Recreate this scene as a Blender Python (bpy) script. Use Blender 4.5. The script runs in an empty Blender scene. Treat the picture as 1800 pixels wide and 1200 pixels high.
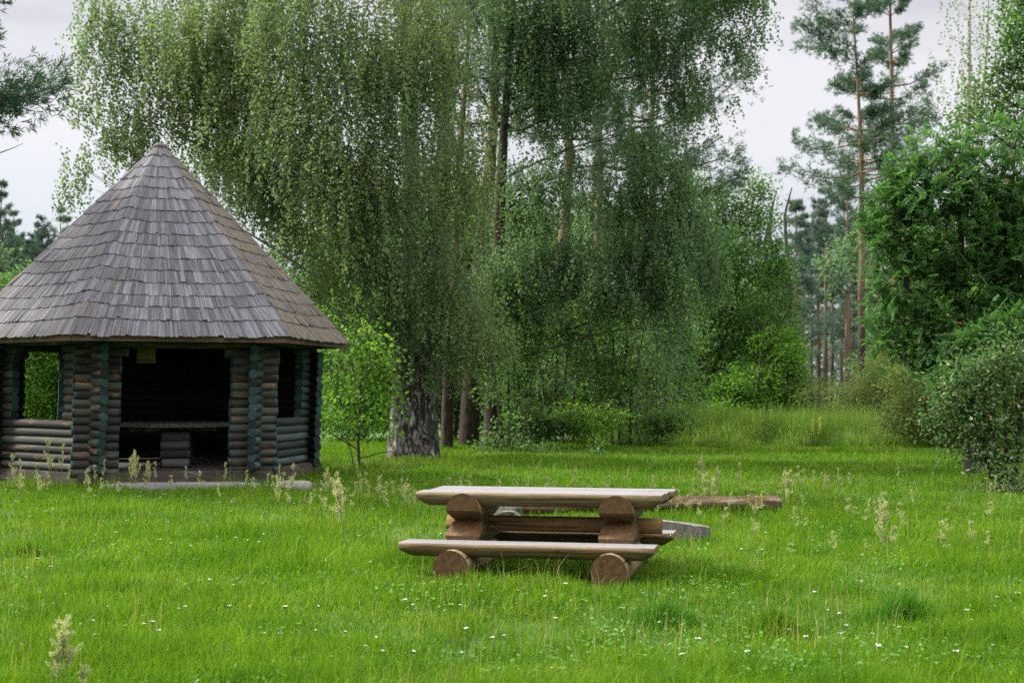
import bpy, bmesh, math, random
import numpy as np
from mathutils import Vector, Matrix
random.seed(7)
PI = math.pi
HAZE = False
F, H, YH = 2500.0, 1.7, 682.0          # focal length in photo pixels, eye height (m), horizon row
scene = bpy.context.scene
COL = scene.collection

def X(px, Y): return (px - 900.0) / F * Y
def Z(py, Y): return H - (py - YH) / F * Y
def GY(py, z=0.0): return F * (H - z) / (py - YH)      # distance at which the ground shows at row py

def vnoise(x, y, s=1.0, seed=0):
    """smooth value noise on numpy arrays, 0..1"""
    x = np.asarray(x) * s; y = np.asarray(y) * s
    xi = np.floor(x).astype(np.int64); yi = np.floor(y).astype(np.int64)
    fx = x - xi; fy = y - yi
    fx = fx * fx * (3 - 2 * fx); fy = fy * fy * (3 - 2 * fy)
    def h(a, b):
        n = (a * 374761393 + b * 668265263 + seed * 1442695041) & 0x7fffffff
        n = ((n ^ (n >> 13)) * 1274126177) & 0x7fffffff
        return ((n ^ (n >> 16)) & 0xffff) / 65535.0
    return (h(xi, yi) * (1 - fx) + h(xi + 1, yi) * fx) * (1 - fy) + (h(xi, yi + 1) * (1 - fx) + h(xi + 1, yi + 1) * fx) * fy

def ground_z(x, y):
    x = np.asarray(x, float); y = np.asarray(y, float)
    z = (vnoise(x, y, .35, 1) - .5) * .07 + (vnoise(x, y, .11, 2) - .5) * .1
    w = np.exp(-(((x - .3) / 2.2) ** 4 + ((y - 12.5) / 2.0) ** 4))          # level under the table and round the hut
    v = np.exp(-(((x + 6.5) / 4.5) ** 4 + ((y - 26.3) / 4.5) ** 4))
    return z * (1 - np.maximum(w, v)) + .085 * w + .02 * v
def gz(x, y): return float(ground_z(x, y))

# ---------------------------------------------------------------- objects
def link(name, data=None, parent=None):
    o = bpy.data.objects.new(name, data); COL.objects.link(o)
    if parent is not None: o.parent = parent
    return o
def tag(o, label=None, cat=None, group=None, kind=None):
    if label: o['label'] = label
    if cat: o['category'] = cat
    if group: o['group'] = group
    if kind: o['kind'] = kind
    return o
def thing(name, label, cat, loc=(0, 0, 0), rotz=0.0, group=None):
    o = link(name); o.location = loc; o.rotation_euler = (0, 0, rotz)
    o.empty_display_size = .2
    return tag(o, label, cat, group)
def copy_tree(o, loc, rotz=0.0, scale=1.0, label=None, group=None):
    r = o.copy(); COL.objects.link(r); r.location = loc; r.rotation_euler = (0, 0, rotz)
    r.scale = (scale,) * 3 if not isinstance(scale, tuple) else scale
    if label: r['label'] = label
    if group: r['group'] = group
    for ch in list(o.children):
        c = ch.copy(); COL.objects.link(c); c.parent = r
        for g in ch.children:
            d = g.copy(); COL.objects.link(d); d.parent = c
    return r
def mesh_obj(name, me, mats, parent=None, loc=(0, 0, 0)):
    for m in (mats if isinstance(mats, (list, tuple)) else [mats]): me.materials.append(m)
    o = link(name, me, parent); o.location = loc
    return o
def bm_obj(name, bm, mats, parent=None, loc=(0, 0, 0), smooth=False):
    me = bpy.data.meshes.new(name)
    bmesh.ops.recalc_face_normals(bm, faces=bm.faces)
    if smooth:
        for f in bm.faces: f.smooth = True
    bm.to_mesh(me); bm.free()
    return mesh_obj(name, me, mats, parent, loc)

def np_mesh(name, V, sizes, idx, matidx=None, smooth=False):
    """mesh from numpy: vertices, polygon sizes, flat loop index list"""
    me = bpy.data.meshes.new(name)
    V = np.asarray(V, np.float32); sizes = np.asarray(sizes, np.int32); idx = np.asarray(idx, np.int32)
    me.vertices.add(len(V)); me.vertices.foreach_set('co', V.ravel())
    me.loops.add(len(idx)); me.loops.foreach_set('vertex_index', idx)
    me.polygons.add(len(sizes))
    st = np.zeros(len(sizes), np.int32); st[1:] = np.cumsum(sizes)[:-1]
    me.polygons.foreach_set('loop_start', st)
    me.polygons.foreach_set('loop_total', sizes)
    if matidx is not None: me.polygons.foreach_set('material_index', np.asarray(matidx, np.int32))
    if smooth: me.polygons.foreach_set('use_smooth', np.ones(len(sizes), bool))
    me.update(calc_edges=True)
    return me

def unit(v):
    return v / np.maximum(np.linalg.norm(v, axis=-1, keepdims=True), 1e-9)

class Tubes:
    """collects tapered tubes into one mesh"""
    def __init__(s): s.V = []; s.S = []; s.I = []; s.n = 0; s.M = []
    def add(s, pts, rad, sides=6, cap=True, mi=0, wob=0.0, rng=None):
        pts = np.asarray(pts, float); rad = np.asarray(rad, float); n = len(pts)
        t = unit(np.gradient(pts, axis=0))
        ref = np.array([0., 0., 1.]) if abs(t[0][2]) < .9 else np.array([1., 0., 0.])
        u = unit(np.cross(t, ref)); v = np.cross(t, u)
        a = np.arange(sides) / sides * 2 * PI
        rr = np.repeat(rad[:, None], sides, 1)
        if wob and rng is not None: rr = rr * (1 + rng.normal(0, wob, (1, sides)) + rng.normal(0, wob * .4, (n, sides)))
        ring = pts[:, None, :] + rr[..., None] * (np.cos(a)[None, :, None] * u[:, None, :] + np.sin(a)[None, :, None] * v[:, None, :])
        s.V.append(ring.reshape(-1, 3))
        i = np.arange(n - 1)[:, None] * sides; j = np.arange(sides)[None, :]; k = (j + 1) % sides
        q = np.stack([i + j, i + k, i + sides + k, i + sides + j], -1).reshape(-1, 4) + s.n
        s.I.append(q.ravel()); s.S.append(np.full(len(q), 4)); s.M.append(np.full(len(q), mi))
        if cap:
            s.I.append(np.arange(sides) + s.n + (n - 1) * sides); s.S.append(np.array([sides])); s.M.append(np.array([mi]))
        s.n += n * sides
    def mesh(s, name, smooth=True):
        return np_mesh(name, np.concatenate(s.V), np.concatenate(s.S), np.concatenate(s.I), np.concatenate(s.M), smooth)

def curve(p0, p1, n=8, sag=0.0, wob=0.0, rng=None):
    p0 = np.asarray(p0, float); p1 = np.asarray(p1, float)
    t = np.linspace(0, 1, n)[:, None]
    p = p0 + (p1 - p0) * t
    p[:, 2] += sag * 4 * (t * (1 - t))[:, 0]
    if wob and rng is not None:
        w = np.cumsum(rng.normal(0, wob, (n, 3)), 0); w -= w[0] + (w[-1] - w[0]) * t
        p += w
    return p

# ---------------------------------------------------------------- materials
def new_mat(name):
    m = bpy.data.materials.new(name); m.use_nodes = True
    nt = m.node_tree; nt.nodes.clear()
    out = nt.nodes.new('ShaderNodeOutputMaterial')
    return m, nt, out
class NB:
    """small node builder"""
    def __init__(s, nt): s.nt = nt
    def n(s, t, **kw):
        nd = s.nt.nodes.new(t)
        for k, v in kw.items(): setattr(nd, k, v)
        return nd
    def l(s, a, b): s.nt.links.new(a, b)
    def coord(s, scale=(1, 1, 1), kind='Object'):
        tc = s.n('ShaderNodeTexCoord'); mp = s.n('ShaderNodeMapping'); mp.inputs['Scale'].default_value = scale
        s.l(tc.outputs[kind], mp.inputs['Vector']); return mp.outputs['Vector']
    def noise(s, vec, scale=5, detail=4, rough=.6, dist=0.0):
        nd = s.n('ShaderNodeTexNoise'); nd.inputs['Scale'].default_value = scale; nd.inputs['Detail'].default_value = detail
        nd.inputs['Roughness'].default_value = rough; nd.inputs['Distortion'].default_value = dist
        if vec is not None: s.l(vec, nd.inputs['Vector'])
        return nd.outputs['Fac']
    def ramp(s, fac, stops, interp='LINEAR'):
        nd = s.n('ShaderNodeValToRGB'); cr = nd.color_ramp; cr.interpolation = interp
        while len(cr.elements) < len(stops): cr.elements.new(.5)
        for e, (p, c) in zip(cr.elements, stops):
            e.position = p; e.color = (*c, 1) if len(c) == 3 else c
        s.l(fac, nd.inputs['Fac']); return nd.outputs['Color']
    def mix(s, fac, a, b, mode='MIX'):
        nd = s.n('ShaderNodeMixRGB', blend_type=mode)
        for sock, v in (('Fac', fac), ('Color1', a), ('Color2', b)):
            if isinstance(v, (int, float)): nd.inputs[sock].default_value = v
            elif isinstance(v, tuple): nd.inputs[sock].default_value = (*v, 1)
            else: s.l(v, nd.inputs[sock])
        return nd.outputs['Color']
    def math(s, op, a, b=None, clamp=False):
        nd = s.n('ShaderNodeMath', operation=op, use_clamp=clamp)
        for i, v in enumerate((a, b)):
            if v is None: continue
            if isinstance(v, (int, float)): nd.inputs[i].default_value = v
            else: s.l(v, nd.inputs[i])
        return nd.outputs[0]
    def island(s): return s.n('ShaderNodeNewGeometry').outputs['Random Per Island']
    def bump(s, h, strength=.5, dist=.01):
        nd = s.n('ShaderNodeBump'); nd.inputs['Strength'].default_value = strength; nd.inputs['Distance'].default_value = dist
        s.l(h, nd.inputs['Height']); return nd.outputs['Normal']
    def principled(s, col, rough=.8, normal=None, spec=.3):
        b = s.n('ShaderNodeBsdfPrincipled')
        if isinstance(col, tuple): b.inputs['Base Color'].default_value = (*col, 1)
        else: s.l(col, b.inputs['Base Color'])
        if isinstance(rough, (int, float)): b.inputs['Roughness'].default_value = rough
        else: s.l(rough, b.inputs['Roughness'])
        b.inputs['Specular IOR Level'].default_value = spec
        if normal is not None: s.l(normal, b.inputs['Normal'])
        return b.outputs[0]

def leaf_mat(name, stops, trans=.4, scale=.6, rough=.55, spec=.22, tcol=1.3, patch=None):
    """leaf: colour varies leaf by leaf and slowly from bough to bough; part of the light passes through"""
    m, nt, out = new_mat(name); b = NB(nt)
    col = b.ramp(b.island(), stops)
    nz = b.noise(b.coord(), scale, 3)
    if patch:
        f = b.ramp(nz, [(.42, (0, 0, 0)), (.62, (1, 1, 1))])
        col = b.mix(f, col, b.mix(.5, col, patch))
    hs = b.n('ShaderNodeHueSaturation'); b.l(col, hs.inputs['Color'])
    b.l(b.math('ADD', b.math('MULTIPLY', nz, .9), .55), hs.inputs['Value'])
    p = b.principled(hs.outputs[0], rough, None, spec)
    tr = b.n('ShaderNodeBsdfTranslucent')
    g = b.n('ShaderNodeGamma'); g.inputs['Gamma'].default_value = .92; b.l(hs.outputs[0], g.inputs['Color'])
    b.l(b.mix(1.0, g.outputs[0], (tcol * .92, tcol * 1.05, tcol * .62), 'MULTIPLY'), tr.inputs['Color'])
    mx = b.n('ShaderNodeMixShader'); mx.inputs[0].default_value = trans
    b.l(p, mx.inputs[1]); b.l(tr.outputs[0], mx.inputs[2]); b.l(mx.outputs[0], out.inputs['Surface'])
    return m
def plain_mat(name, stops, scale=(1, 1, 1), nscale=6, detail=6, rough=.85, bump=.4, bdist=.01, island=0.0, spec=.25, dist=0.0):
    m, nt, out = new_mat(name); b = NB(nt)
    nz = b.noise(b.coord(scale), nscale, detail, .65, dist)
    f = nz
    if island: f = b.math('ADD', b.math('MULTIPLY', nz, 1 - island), b.math('MULTIPLY', b.island(), island))
    col = b.ramp(f, stops)
    b.l(b.principled(col, rough, b.bump(nz, bump, bdist), spec), out.inputs['Surface'])
    return m

M = {}
# leaves
M['birch'] = leaf_mat('birch_leaf', [(0, (.062, .106, .054)), (.45, (.102, .160, .078)), (.88, (.145, .20, .094)), (1, (.28, .26, .09))], 0.5, .35, patch=(.15, .185, .07))
M['birch_dark'] = leaf_mat('green_leaf', [(0, (.054, .104, .054)), (.5, (.086, .150, .074)), (.92, (.12, .188, .088)), (1, (.20, .21, .08))], 0.5, .35)
M['bright'] = leaf_mat('bright_leaf', [(0, (.050, .122, .014)), (.5, (.084, .176, .022)), (1, (.14, .235, .034))], 0.5, .8, tcol=1.5)
M['alder'] = leaf_mat('alder_leaf', [(0, (.044, .098, .030)), (.5, (.076, .152, .042)), (1, (.125, .205, .056))], 0.52, .4)
M['rowan'] = leaf_mat('rowan_leaf', [(0, (.032, .084, .026)), (.5, (.058, .134, .036)), (1, (.095, .185, .05))], 0.48, .5)
M['rose'] = leaf_mat('bush_leaf', [(0, (.04, .085, .028)), (.6, (.07, .135, .042)), (.93, (.11, .17, .06)), (.965, (.40, .40, .32)), (1, (.30, .14, .05))], 0.4, .8)
M['willow'] = leaf_mat('willow_leaf', [(0, (.08, .115, .028)), (.6, (.12, .165, .04)), (1, (.18, .22, .07))], 0.48, .6)
M['needle'] = leaf_mat('pine_needles', [(0, (.036, .080, .052)), (.6, (.060, .120, .076)), (1, (.09, .15, .085))], 0.25, .5, .45)
M['needle_far'] = leaf_mat('far_needles', [(0, (.055, .095, .082)), (.6, (.075, .125, .105)), (1, (.095, .145, .115))], 0.25, .4, .6)  # bluish tint stands in for the haze of distance
M['sorrel'] = leaf_mat('sorrel_seed', [(0, (.26, .28, .12)), (.5, (.38, .385, .20)), (1, (.50, .48, .29))], 0.35, 3, .8, .1)
M['stalk'] = plain_mat('stalk_green', [(.3, (.07, .12, .02)), (.7, (.14, .18, .05))], bump=0)
M['white_petal'] = plain_mat('white_petal', [(.3, (.58, .58, .55)), (.7, (.74, .74, .72))], nscale=40, bump=0)
M['yellow_petal'] = plain_mat('yellow_petal', [(.3, (.50, .44, .05)), (.7, (.62, .56, .10))], nscale=40, bump=0)
M['berry'] = plain_mat('berry', [(.3, (.45, .07, .01)), (.7, (.65, .13, .02))], nscale=30, rough=.35, bump=0, spec=.5)
# bark
M['bark_dark'] = plain_mat('dark_bark', [(.3, (.018, .014, .011)), (.6, (.05, .04, .03)), (.8, (.10, .085, .07))], (6, 6, 1.2), 3, 8, .95, .9, .03)
M['bark_twig'] = plain_mat('twig_bark', [(.3, (.03, .024, .018)), (.7, (.085, .07, .055))], (3, 3, 1), 4, 4, .9, .4)
def birch_bark():
    m, nt, out = new_mat('birch_bark'); b = NB(nt)
    v = b.coord((3.2, 3.2, 1.1)); n1 = b.noise(v, 3.0, 8, .7, .8)
    v2 = b.coord((1.5, 1.5, 9)); n2 = b.noise(v2, 2.0, 5, .6)
    old = b.ramp(n1, [(.38, (.014, .012, .010)), (.49, (.055, .048, .041)), (.55, (.16, .148, .135)), (.64, (.40, .39, .37))])
    young = b.ramp(n2, [(.36, (.04, .035, .03)), (.46, (.33, .31, .28)), (.7, (.55, .53, .50))])
    sx = b.n('ShaderNodeSeparateXYZ'); tc = b.n('ShaderNodeTexCoord'); b.l(tc.outputs['Object'], sx.inputs[0])
    f = b.math('DIVIDE', b.math('SUBTRACT', sx.outputs[2], 2.0), 5.0, True)
    col = b.mix(f, old, young)
    b.l(b.principled(col, .9, b.bump(n1, 1.0, .06), .2), out.inputs['Surface']); return m
M['bark_birch'] = birch_bark()
def pine_bark(name, zlo, zhi, top=(.20, .13, .08)):
    m, nt, out = new_mat(name); b = NB(nt)
    n1 = b.noise(b.coord((5, 5, 1.4)), 3, 7, .65, .5)
    low = b.ramp(n1, [(.35, (.016, .012, .010)), (.6, (.055, .042, .033)), (.75, (.11, .088, .073))])
    hi = b.ramp(n1, [(.3, tuple(c * .55 for c in top)), (.55, top), (.75, tuple(min(1, c * 1.5) for c in top))])
    sx = b.n('ShaderNodeSeparateXYZ'); tc = b.n('ShaderNodeTexCoord'); b.l(tc.outputs['Object'], sx.inputs[0])
    f = b.math('DIVIDE', b.math('SUBTRACT', sx.outputs[2], zlo), zhi - zlo, True)
    b.l(b.principled(b.mix(f, low, hi), .9, b.bump(n1, .7, .03), .2), out.inputs['Surface']); return m
M['bark_pine'] = pine_bark('pine_bark', 3.5, 8.5)
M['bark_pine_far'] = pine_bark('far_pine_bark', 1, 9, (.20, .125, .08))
# wood
def log_mat(name, stops, along=.5, across=9, worn=None, rough=.8, wscale=2.0, island=.35, wl=(.55, .66), bump=.5, cracks=0.0):
    m, nt, out = new_mat(name); b = NB(nt)
    grain = b.noise(b.coord((along, across, across)), 3.0, 8, .7, .6)
    f = b.math('ADD', b.math('MULTIPLY', grain, 1 - island), b.math('MULTIPLY', b.island(), island))
    col = b.ramp(f, stops)
    if worn:
        w = b.noise(b.coord((.7, 4, 4)), wscale, 6, .7, .3)
        col = b.mix(b.ramp(w, [(wl[0], (0, 0, 0)), (wl[1], (1, 1, 1))]), col, b.mix(grain, worn, tuple(min(1, c * 1.7) for c in worn)))
    if cracks:                       # fine drying cracks along the grain, and a few dark knots
        ck = b.noise(b.coord((.9, 30, 30)), 1.0, 3, .5, .4)
        col = b.mix(b.math('MULTIPLY', b.ramp(ck, [(.33, (1, 1, 1)), (.38, (0, 0, 0))]), cracks), col, (.02, .013, .008))
        fl = b.noise(b.coord((1.1, 22, 22)), 2.0, 4, .6, 1.2)
        col = b.mix(b.math('MULTIPLY', b.ramp(fl, [(.46, (0, 0, 0)), (.5, (1, 1, 1)), (.54, (0, 0, 0))]), .45), col, b.mix(.6, col, (.04, .022, .008)))
        vo = b.n('ShaderNodeTexVoronoi'); vo.inputs['Scale'].default_value = 1.0; b.l(b.coord((3.2, 6.5, 6.5)), vo.inputs['Vector'])
        col = b.mix(b.math('MULTIPLY', b.ramp(vo.outputs['Distance'], [(.06, (1, 1, 1)), (.13, (0, 0, 0))]), .8), col, (.045, .022, .009))
        grain = b.math('ADD', grain, b.math('MULTIPLY', ck, .8))
    b.l(b.principled(col, rough, b.bump(grain, bump, .006), .25), out.inputs['Surface']); return m
M['wall_log'] = log_mat('stained_log', [(.30, (.010, .011, .010)), (.48, (.028, .028, .023)), (.62, (.050, .054, .046)), (.8, (.085, .085, .072))], .5, 8, (.15, .075, .033), .75, 2.2, .3, (.555, .68))
M['shaded_log'] = log_mat('shade_darkened_log', [(.30, (.003, .003, .003)), (.5, (.008, .008, .007)), (.8, (.022, .021, .018))], .5, 8)  # back wall logs coloured darker to deepen the shade inside the hut
M['teal_end'] = log_mat('teal_paint', [(.30, (.008, .016, .015)), (.5, (.015, .036, .035)), (.75, (.032, .076, .074))], 4, 6, (.16, .10, .04), .7, 3.0, .45, (.61, .69))
M['teal_log'] = log_mat('green_stained_log', [(.30, (.010, .016, .016)), (.48, (.026, .040, .038)), (.62, (.045, .064, .060)), (.8, (.085, .105, .098))], .5, 8, (.10, .075, .05), .75, 2.2, .3, (.66, .74))
M['grey_log'] = log_mat('grey_weathered_log', [(.28, (.03, .027, .026)), (.5, (.095, .09, .086)), (.75, (.19, .183, .176))], .4, 10, None, .85)
M['dark_beam'] = log_mat('dark_beam', [(.3, (.016, .012, .010)), (.55, (.045, .034, .028)), (.8, (.10, .078, .065))], .5, 8, (.12, .10, .09), .85, 1.6)
M['fascia'] = log_mat('brown_fascia', [(.3, (.05, .026, .017)), (.55, (.10, .055, .037)), (.8, (.16, .10, .075))], .4, 14, None, .75)
M['plank_side'] = log_mat('pine_log_side', [(.30, (.040, .025, .010)), (.48, (.145, .102, .050)), (.70, (.27, .205, .112))], .5, 9, (.10, .05, .022), .75, 1.6, .2, (.56, .70), .8, .8)
M['plank_top'] = log_mat('bleached_plank_top', [(.30, (.06, .056, .058)), (.46, (.175, .168, .178)), (.72, (.30, .29, .307))], .35, 22, (.12, .10, .085), .8, 1, .2, (.55, .66), .7, .75)
M['brown_log'] = log_mat('brown_log', [(.28, (.075, .037, .013)), (.5, (.21, .115, .045)), (.75, (.34, .21, .09))], .5, 9, (.05, .022, .010), .75, 1.6, .2, (.58, .72), .8, .8)
def end_mat(name, a, c, ring=55):
    m, nt, out = new_mat(name); b = NB(nt)
    sx = b.n('ShaderNodeSeparateXYZ'); tc = b.n('ShaderNodeTexCoord'); b.l(tc.outputs['Object'], sx.inputs[0])
    r = b.math('SQRT', b.math('ADD', b.math('POWER', sx.outputs[1], 2), b.math('POWER', sx.outputs[2], 2)))
    nz = b.noise(b.coord((4, 6, 6)), 4, 6, .7)
    s = b.math('SINE', b.math('ADD', b.math('MULTIPLY', r, ring * 6.0), b.math('MULTIPLY', nz, 5.0)))
    f = b.math('ADD', b.math('MULTIPLY', s, .06), b.math('MULTIPLY', nz, 1.0), True)
    col = b.ramp(f, [(.25, a), (.75, c)])
    # drying cracks run out from the heart of the log
    ang = b.math('ARCTAN2', sx.outputs[2], sx.outputs[1])
    cmb = b.n('ShaderNodeCombineXYZ'); b.l(b.math('MULTIPLY', ang, 2.2), cmb.inputs[0]); b.l(b.math('MULTIPLY', r, 3.0), cmb.inputs[1]); b.l(sx.outputs[0], cmb.inputs[2])
    ck = b.noise(cmb.outputs[0], 2.6, 3, .6, .3)
    cm_ = b.ramp(ck, [(.485, (0, 0, 0)), (.5, (1, 1, 1)), (.515, (0, 0, 0))])
    col = b.mix(b.math('MULTIPLY', cm_, .85), col, (.012, .007, .004))
    b.l(b.principled(col, .7, b.bump(nz, .4, .006), .25), out.inputs['Surface']); return m
M['log_cut'] = end_mat('log_end_grain', (.045, .021, .008), (.150, .080, .032))
M['log_cut_light'] = end_mat('light_end_grain', (.075, .046, .022), (.17, .115, .060))
def shingle_mat():
    m, nt, out = new_mat('wood_shingles'); b = NB(nt)
    uv = b.n('ShaderNodeUVMap'); mp = b.n('ShaderNodeMapping'); mp.inputs['Scale'].default_value = (60, 2.0, 1); b.l(uv.outputs[0], mp.inputs['Vector'])
    g = b.noise(mp.outputs[0], 1.0, 7, .72, .3)
    isl = b.island()
    f = b.math('ADD', b.math('MULTIPLY', g, .84), b.math('MULTIPLY', isl, .16))
    col = b.ramp(f, [(.28, (.018, .017, .020)), (.42, (.065, .063, .072)), (.56, (.135, .131, .149)), (.72, (.27, .262, .29))])
    big = b.noise(b.coord(), 1.3, 5, .6)
    col = b.mix(b.ramp(big, [(.45, (0, 0, 0)), (.75, (.6, .6, .6))]), col, b.mix(.8, col, (.10, .085, .08)))
    # lichen and brown old wood, mostly on the face that looks right
    tc = b.n('ShaderNodeTexCoord'); sx = b.n('ShaderNodeSeparateXYZ'); b.l(tc.outputs['Normal'], sx.inputs[0])
    side = b.math('MULTIPLY', b.math('SUBTRACT', sx.outputs[0], .40), 3.0, True)
    li = b.noise(b.coord((1, 1, 1)), 9, 5, .7)
    lm = b.ramp(li, [(.46, (0, 0, 0)), (.58, (1, 1, 1))])
    col = b.mix(side, col, b.mix(b.math('MULTIPLY', lm, .85), b.mix(.42, col, (.075, .055, .035), 'MIX'), (.15, .12, .07)))
    sp = b.noise(b.coord(), 2.1, 2, .5)
    sp2 = b.math('MULTIPLY', b.ramp(li, [(.56, (0, 0, 0)), (.64, (1, 1, 1))]), b.ramp(sp, [(.60, (0, 0, 0)), (.68, (1, 1, 1))]))
    col = b.mix(b.math('MULTIPLY', sp2, .7), col, (.23, .11, .03))
    b.l(b.principled(col, .85, b.bump(g, .6, .006), .2), out.inputs['Surface']); return m
M['shingle'] = shingle_mat()
M['stone'] = plain_mat('grey_stone', [(.3, (.10, .096, .088)), (.7, (.25, .24, .22))], nscale=9, bump=.6)
M['stump_wood'] = log_mat('weathered_stump', [(.3, (.04, .037, .034)), (.5, (.14, .128, .112)), (.75, (.27, .25, .22))], 9, 6, (.035, .03, .032), .85, 1.2, .1, (.56, .64))
M['old_log'] = log_mat('old_fallen_log', [(.3, (.025, .016, .010)), (.5, (.085, .046, .022)), (.75, (.18, .115, .07))], .7, 7, (.20, .17, .13), .85, 2, .0, (.56, .68))
def board_mat():
    m, nt, out = new_mat('faded_yellow_board'); b = NB(nt)
    sx = b.n('ShaderNodeSeparateXYZ'); tc = b.n('ShaderNodeTexCoord'); b.l(tc.outputs['Object'], sx.inputs[0])
    rows = b.math('GREATER_THAN', b.math('SINE', b.math('MULTIPLY', sx.outputs[2], 190.0)), .35)       # rows of print too faint to read
    words = b.math('GREATER_THAN', b.noise(b.coord((34, 1, 30)), 1.0, 1), .5)
    col = b.ramp(b.noise(b.coord(), 9, 5), [(.35, (.12, .08, .025)), (.65, (.20, .14, .045))])
    col = b.mix(b.math('MULTIPLY', b.math('MULTIPLY', rows, words), .55), col, (.05, .035, .012))
    b.l(b.principled(col, .8, None, .2), out.inputs['Surface']); return m
M['board'] = board_mat()
M['board_green'] = plain_mat('green_strip', [(.35, (.02, .05, .03)), (.65, (.035, .08, .045))], nscale=14, bump=.1)
M['floor_board'] = log_mat('floor_boards', [(.3, (.03, .026, .023)), (.55, (.075, .066, .058)), (.8, (.13, .118, .105))], .5, 9)

# grass materials
def grass_mat(name, stops, dry, trans=.45):
    m, nt, out = new_mat(name); b = NB(nt)
    n1 = b.noise(b.coord(), .9, 5, .65); n2 = b.noise(b.coord(), .22, 4, .6)
    f = b.math('ADD', b.math('MULTIPLY', n1, .72), b.math('MULTIPLY', b.island(), .28))
    col = b.ramp(f, stops)
    dm = b.ramp(n2, [(.52, (0, 0, 0)), (.72, (1, 1, 1))])
    isl = b.ramp(b.island(), [(.55, (0, 0, 0)), (.95, (1, 1, 1))])
    col = b.mix(b.math('MULTIPLY', dm, isl), col, dry)
    p = b.principled(col, .6, None, .12)
    tr = b.n('ShaderNodeBsdfTranslucent'); b.l(b.mix(1.0, col, (1.35, 1.3, .6), 'MULTIPLY'), tr.inputs['Color'])
    mx = b.n('ShaderNodeMixShader'); mx.inputs[0].default_value = trans
    b.l(p, mx.inputs[1]); b.l(tr.outputs[0], mx.inputs[2]); b.l(mx.outputs[0], out.inputs['Surface']); return m
M['grass'] = grass_mat('lawn_grass', [(.22, (.028, .090, .005)), (.42, (.064, .154, .007)), (.60, (.115, .215, .012)), (.8, (.20, .29, .035))], (.26, .27, .11))
M['tall_grass'] = grass_mat('tall_grass_blade', [(.25, (.06, .135, .025)), (.5, (.12, .215, .04)), (.8, (.22, .30, .08))], (.28, .27, .10))
M['tuft_dark'] = grass_mat('dark_tuft_blade', [(.25, (.024, .10, .008)), (.5, (.05, .16, .012)), (.8, (.09, .22, .02))], (.08, .16, .03))
M['dry_stem'] = grass_mat('dry_stem', [(.3, (.20, .20, .07)), (.7, (.34, .32, .15))], (.36, .28, .18), .3)
M['clover'] = leaf_mat('clover_leaf', [(0, (.05, .15, .02)), (.6, (.09, .22, .035)), (1, (.15, .28, .06))], .4)
M['soil'] = plain_mat('meadow_ground', [(.3, (.020, .050, .008)), (.55, (.045, .095, .014)), (.75, (.075, .11, .028))], nscale=1.3, detail=8, bump=.3)

# ================================================================ camera, sky, light
cam = bpy.data.cameras.new('camera'); cam_o = link('camera', cam)
cam_o.location = (0, 0, H); cam_o.rotation_euler = (PI / 2, 0, 0)
cam.sensor_width = 36; cam.lens = F / 1800 * 36; cam.shift_y = (YH - 600) / 1800
cam.clip_start = .1; cam.clip_end = 3000
cam.dof.use_dof = True; cam.dof.focus_distance = 16.5; cam.dof.aperture_fstop = 2.8
scene.camera = cam_o
SUN_AZ, SUN_EL = math.radians(-76), math.radians(40)      # azimuth from +Y, clockwise
sun_dir = Vector((math.sin(SUN_AZ) * math.cos(SUN_EL), math.cos(SUN_AZ) * math.cos(SUN_EL), math.sin(SUN_EL)))
sl = bpy.data.lights.new('sun', 'SUN'); sl.energy = 4.2; sl.angle = math.radians(7); sl.color = (1, .95, .86)
so = link('sun', sl); so.rotation_euler = (-sun_dir).to_track_quat('-Z', 'Y').to_euler(); so.location = (-40, 20, 60)

w = bpy.data.worlds.new('World'); scene.world = w; w.use_nodes = True
nt = w.node_tree; nt.nodes.clear(); b = NB(nt)
out = nt.nodes.new('ShaderNodeOutputWorld'); bg = nt.nodes.new('ShaderNodeBackground')
sky = b.n('ShaderNodeTexSky', sky_type='NISHITA'); sky.sun_disc = False
sky.sun_elevation = SUN_EL; sky.sun_rotation = SUN_AZ; sky.air_density = 1.0; sky.dust_density = 2.0
tc = b.n('ShaderNodeTexCoord'); sx = b.n('ShaderNodeSeparateXYZ'); b.l(tc.outputs['Generated'], sx.inputs[0])
z = sx.outputs[2]
mp = b.n('ShaderNodeMapping'); mp.inputs['Scale'].default_value = (1, 1, 2.6); mp.inputs['Location'].default_value = (.35, 0, .1); b.l(tc.outputs['Generated'], mp.inputs['Vector'])
cl = b.noise(mp.outputs[0], 3.2, 6, .55, .3)
K = 10.0
def kc(c): return tuple(v * K for v in c)
cloud = b.ramp(b.math('MAXIMUM', z, 0.0), [(0, (.31, .365, .44)), (.10, (.39, .415, .455)), (.17, (.465, .46, .475)), (.30, (.50, .485, .495)), (.6, (.9, .9, .9))])
shade = b.ramp(cl, [(.33, (.70, .70, .735)), (.45, (.92, .92, .93)), (.55, (1.06, 1.055, 1.05)), (.70, (1.12, 1.11, 1.10))])
cloud = b.mix(1.0, cloud, shade, 'MULTIPLY')
zen = b.math('ADD', .96, b.math('MULTIPLY', b.math('MULTIPLY', b.math('SUBTRACT', z, .30), 1.6, True), 1.7))   # an overcast sky is brightest overhead
sc = b.n('ShaderNodeVectorMath', operation='SCALE'); b.l(cloud, sc.inputs[0]); b.l(b.math('MULTIPLY', zen, K), sc.inputs['Scale'])
mixed = b.mix(.88, sky.outputs[0], sc.outputs[0])
b.l(mixed, bg.inputs['Color']); bg.inputs['Strength'].default_value = .1
b.l(bg.outputs[0], out.inputs['Surface'])
scene.view_settings.view_transform = 'Standard'; scene.view_settings.look = 'None'
scene.view_settings.exposure = 0.93; scene.view_settings.gamma = 1.0
cy = scene.cycles
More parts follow.
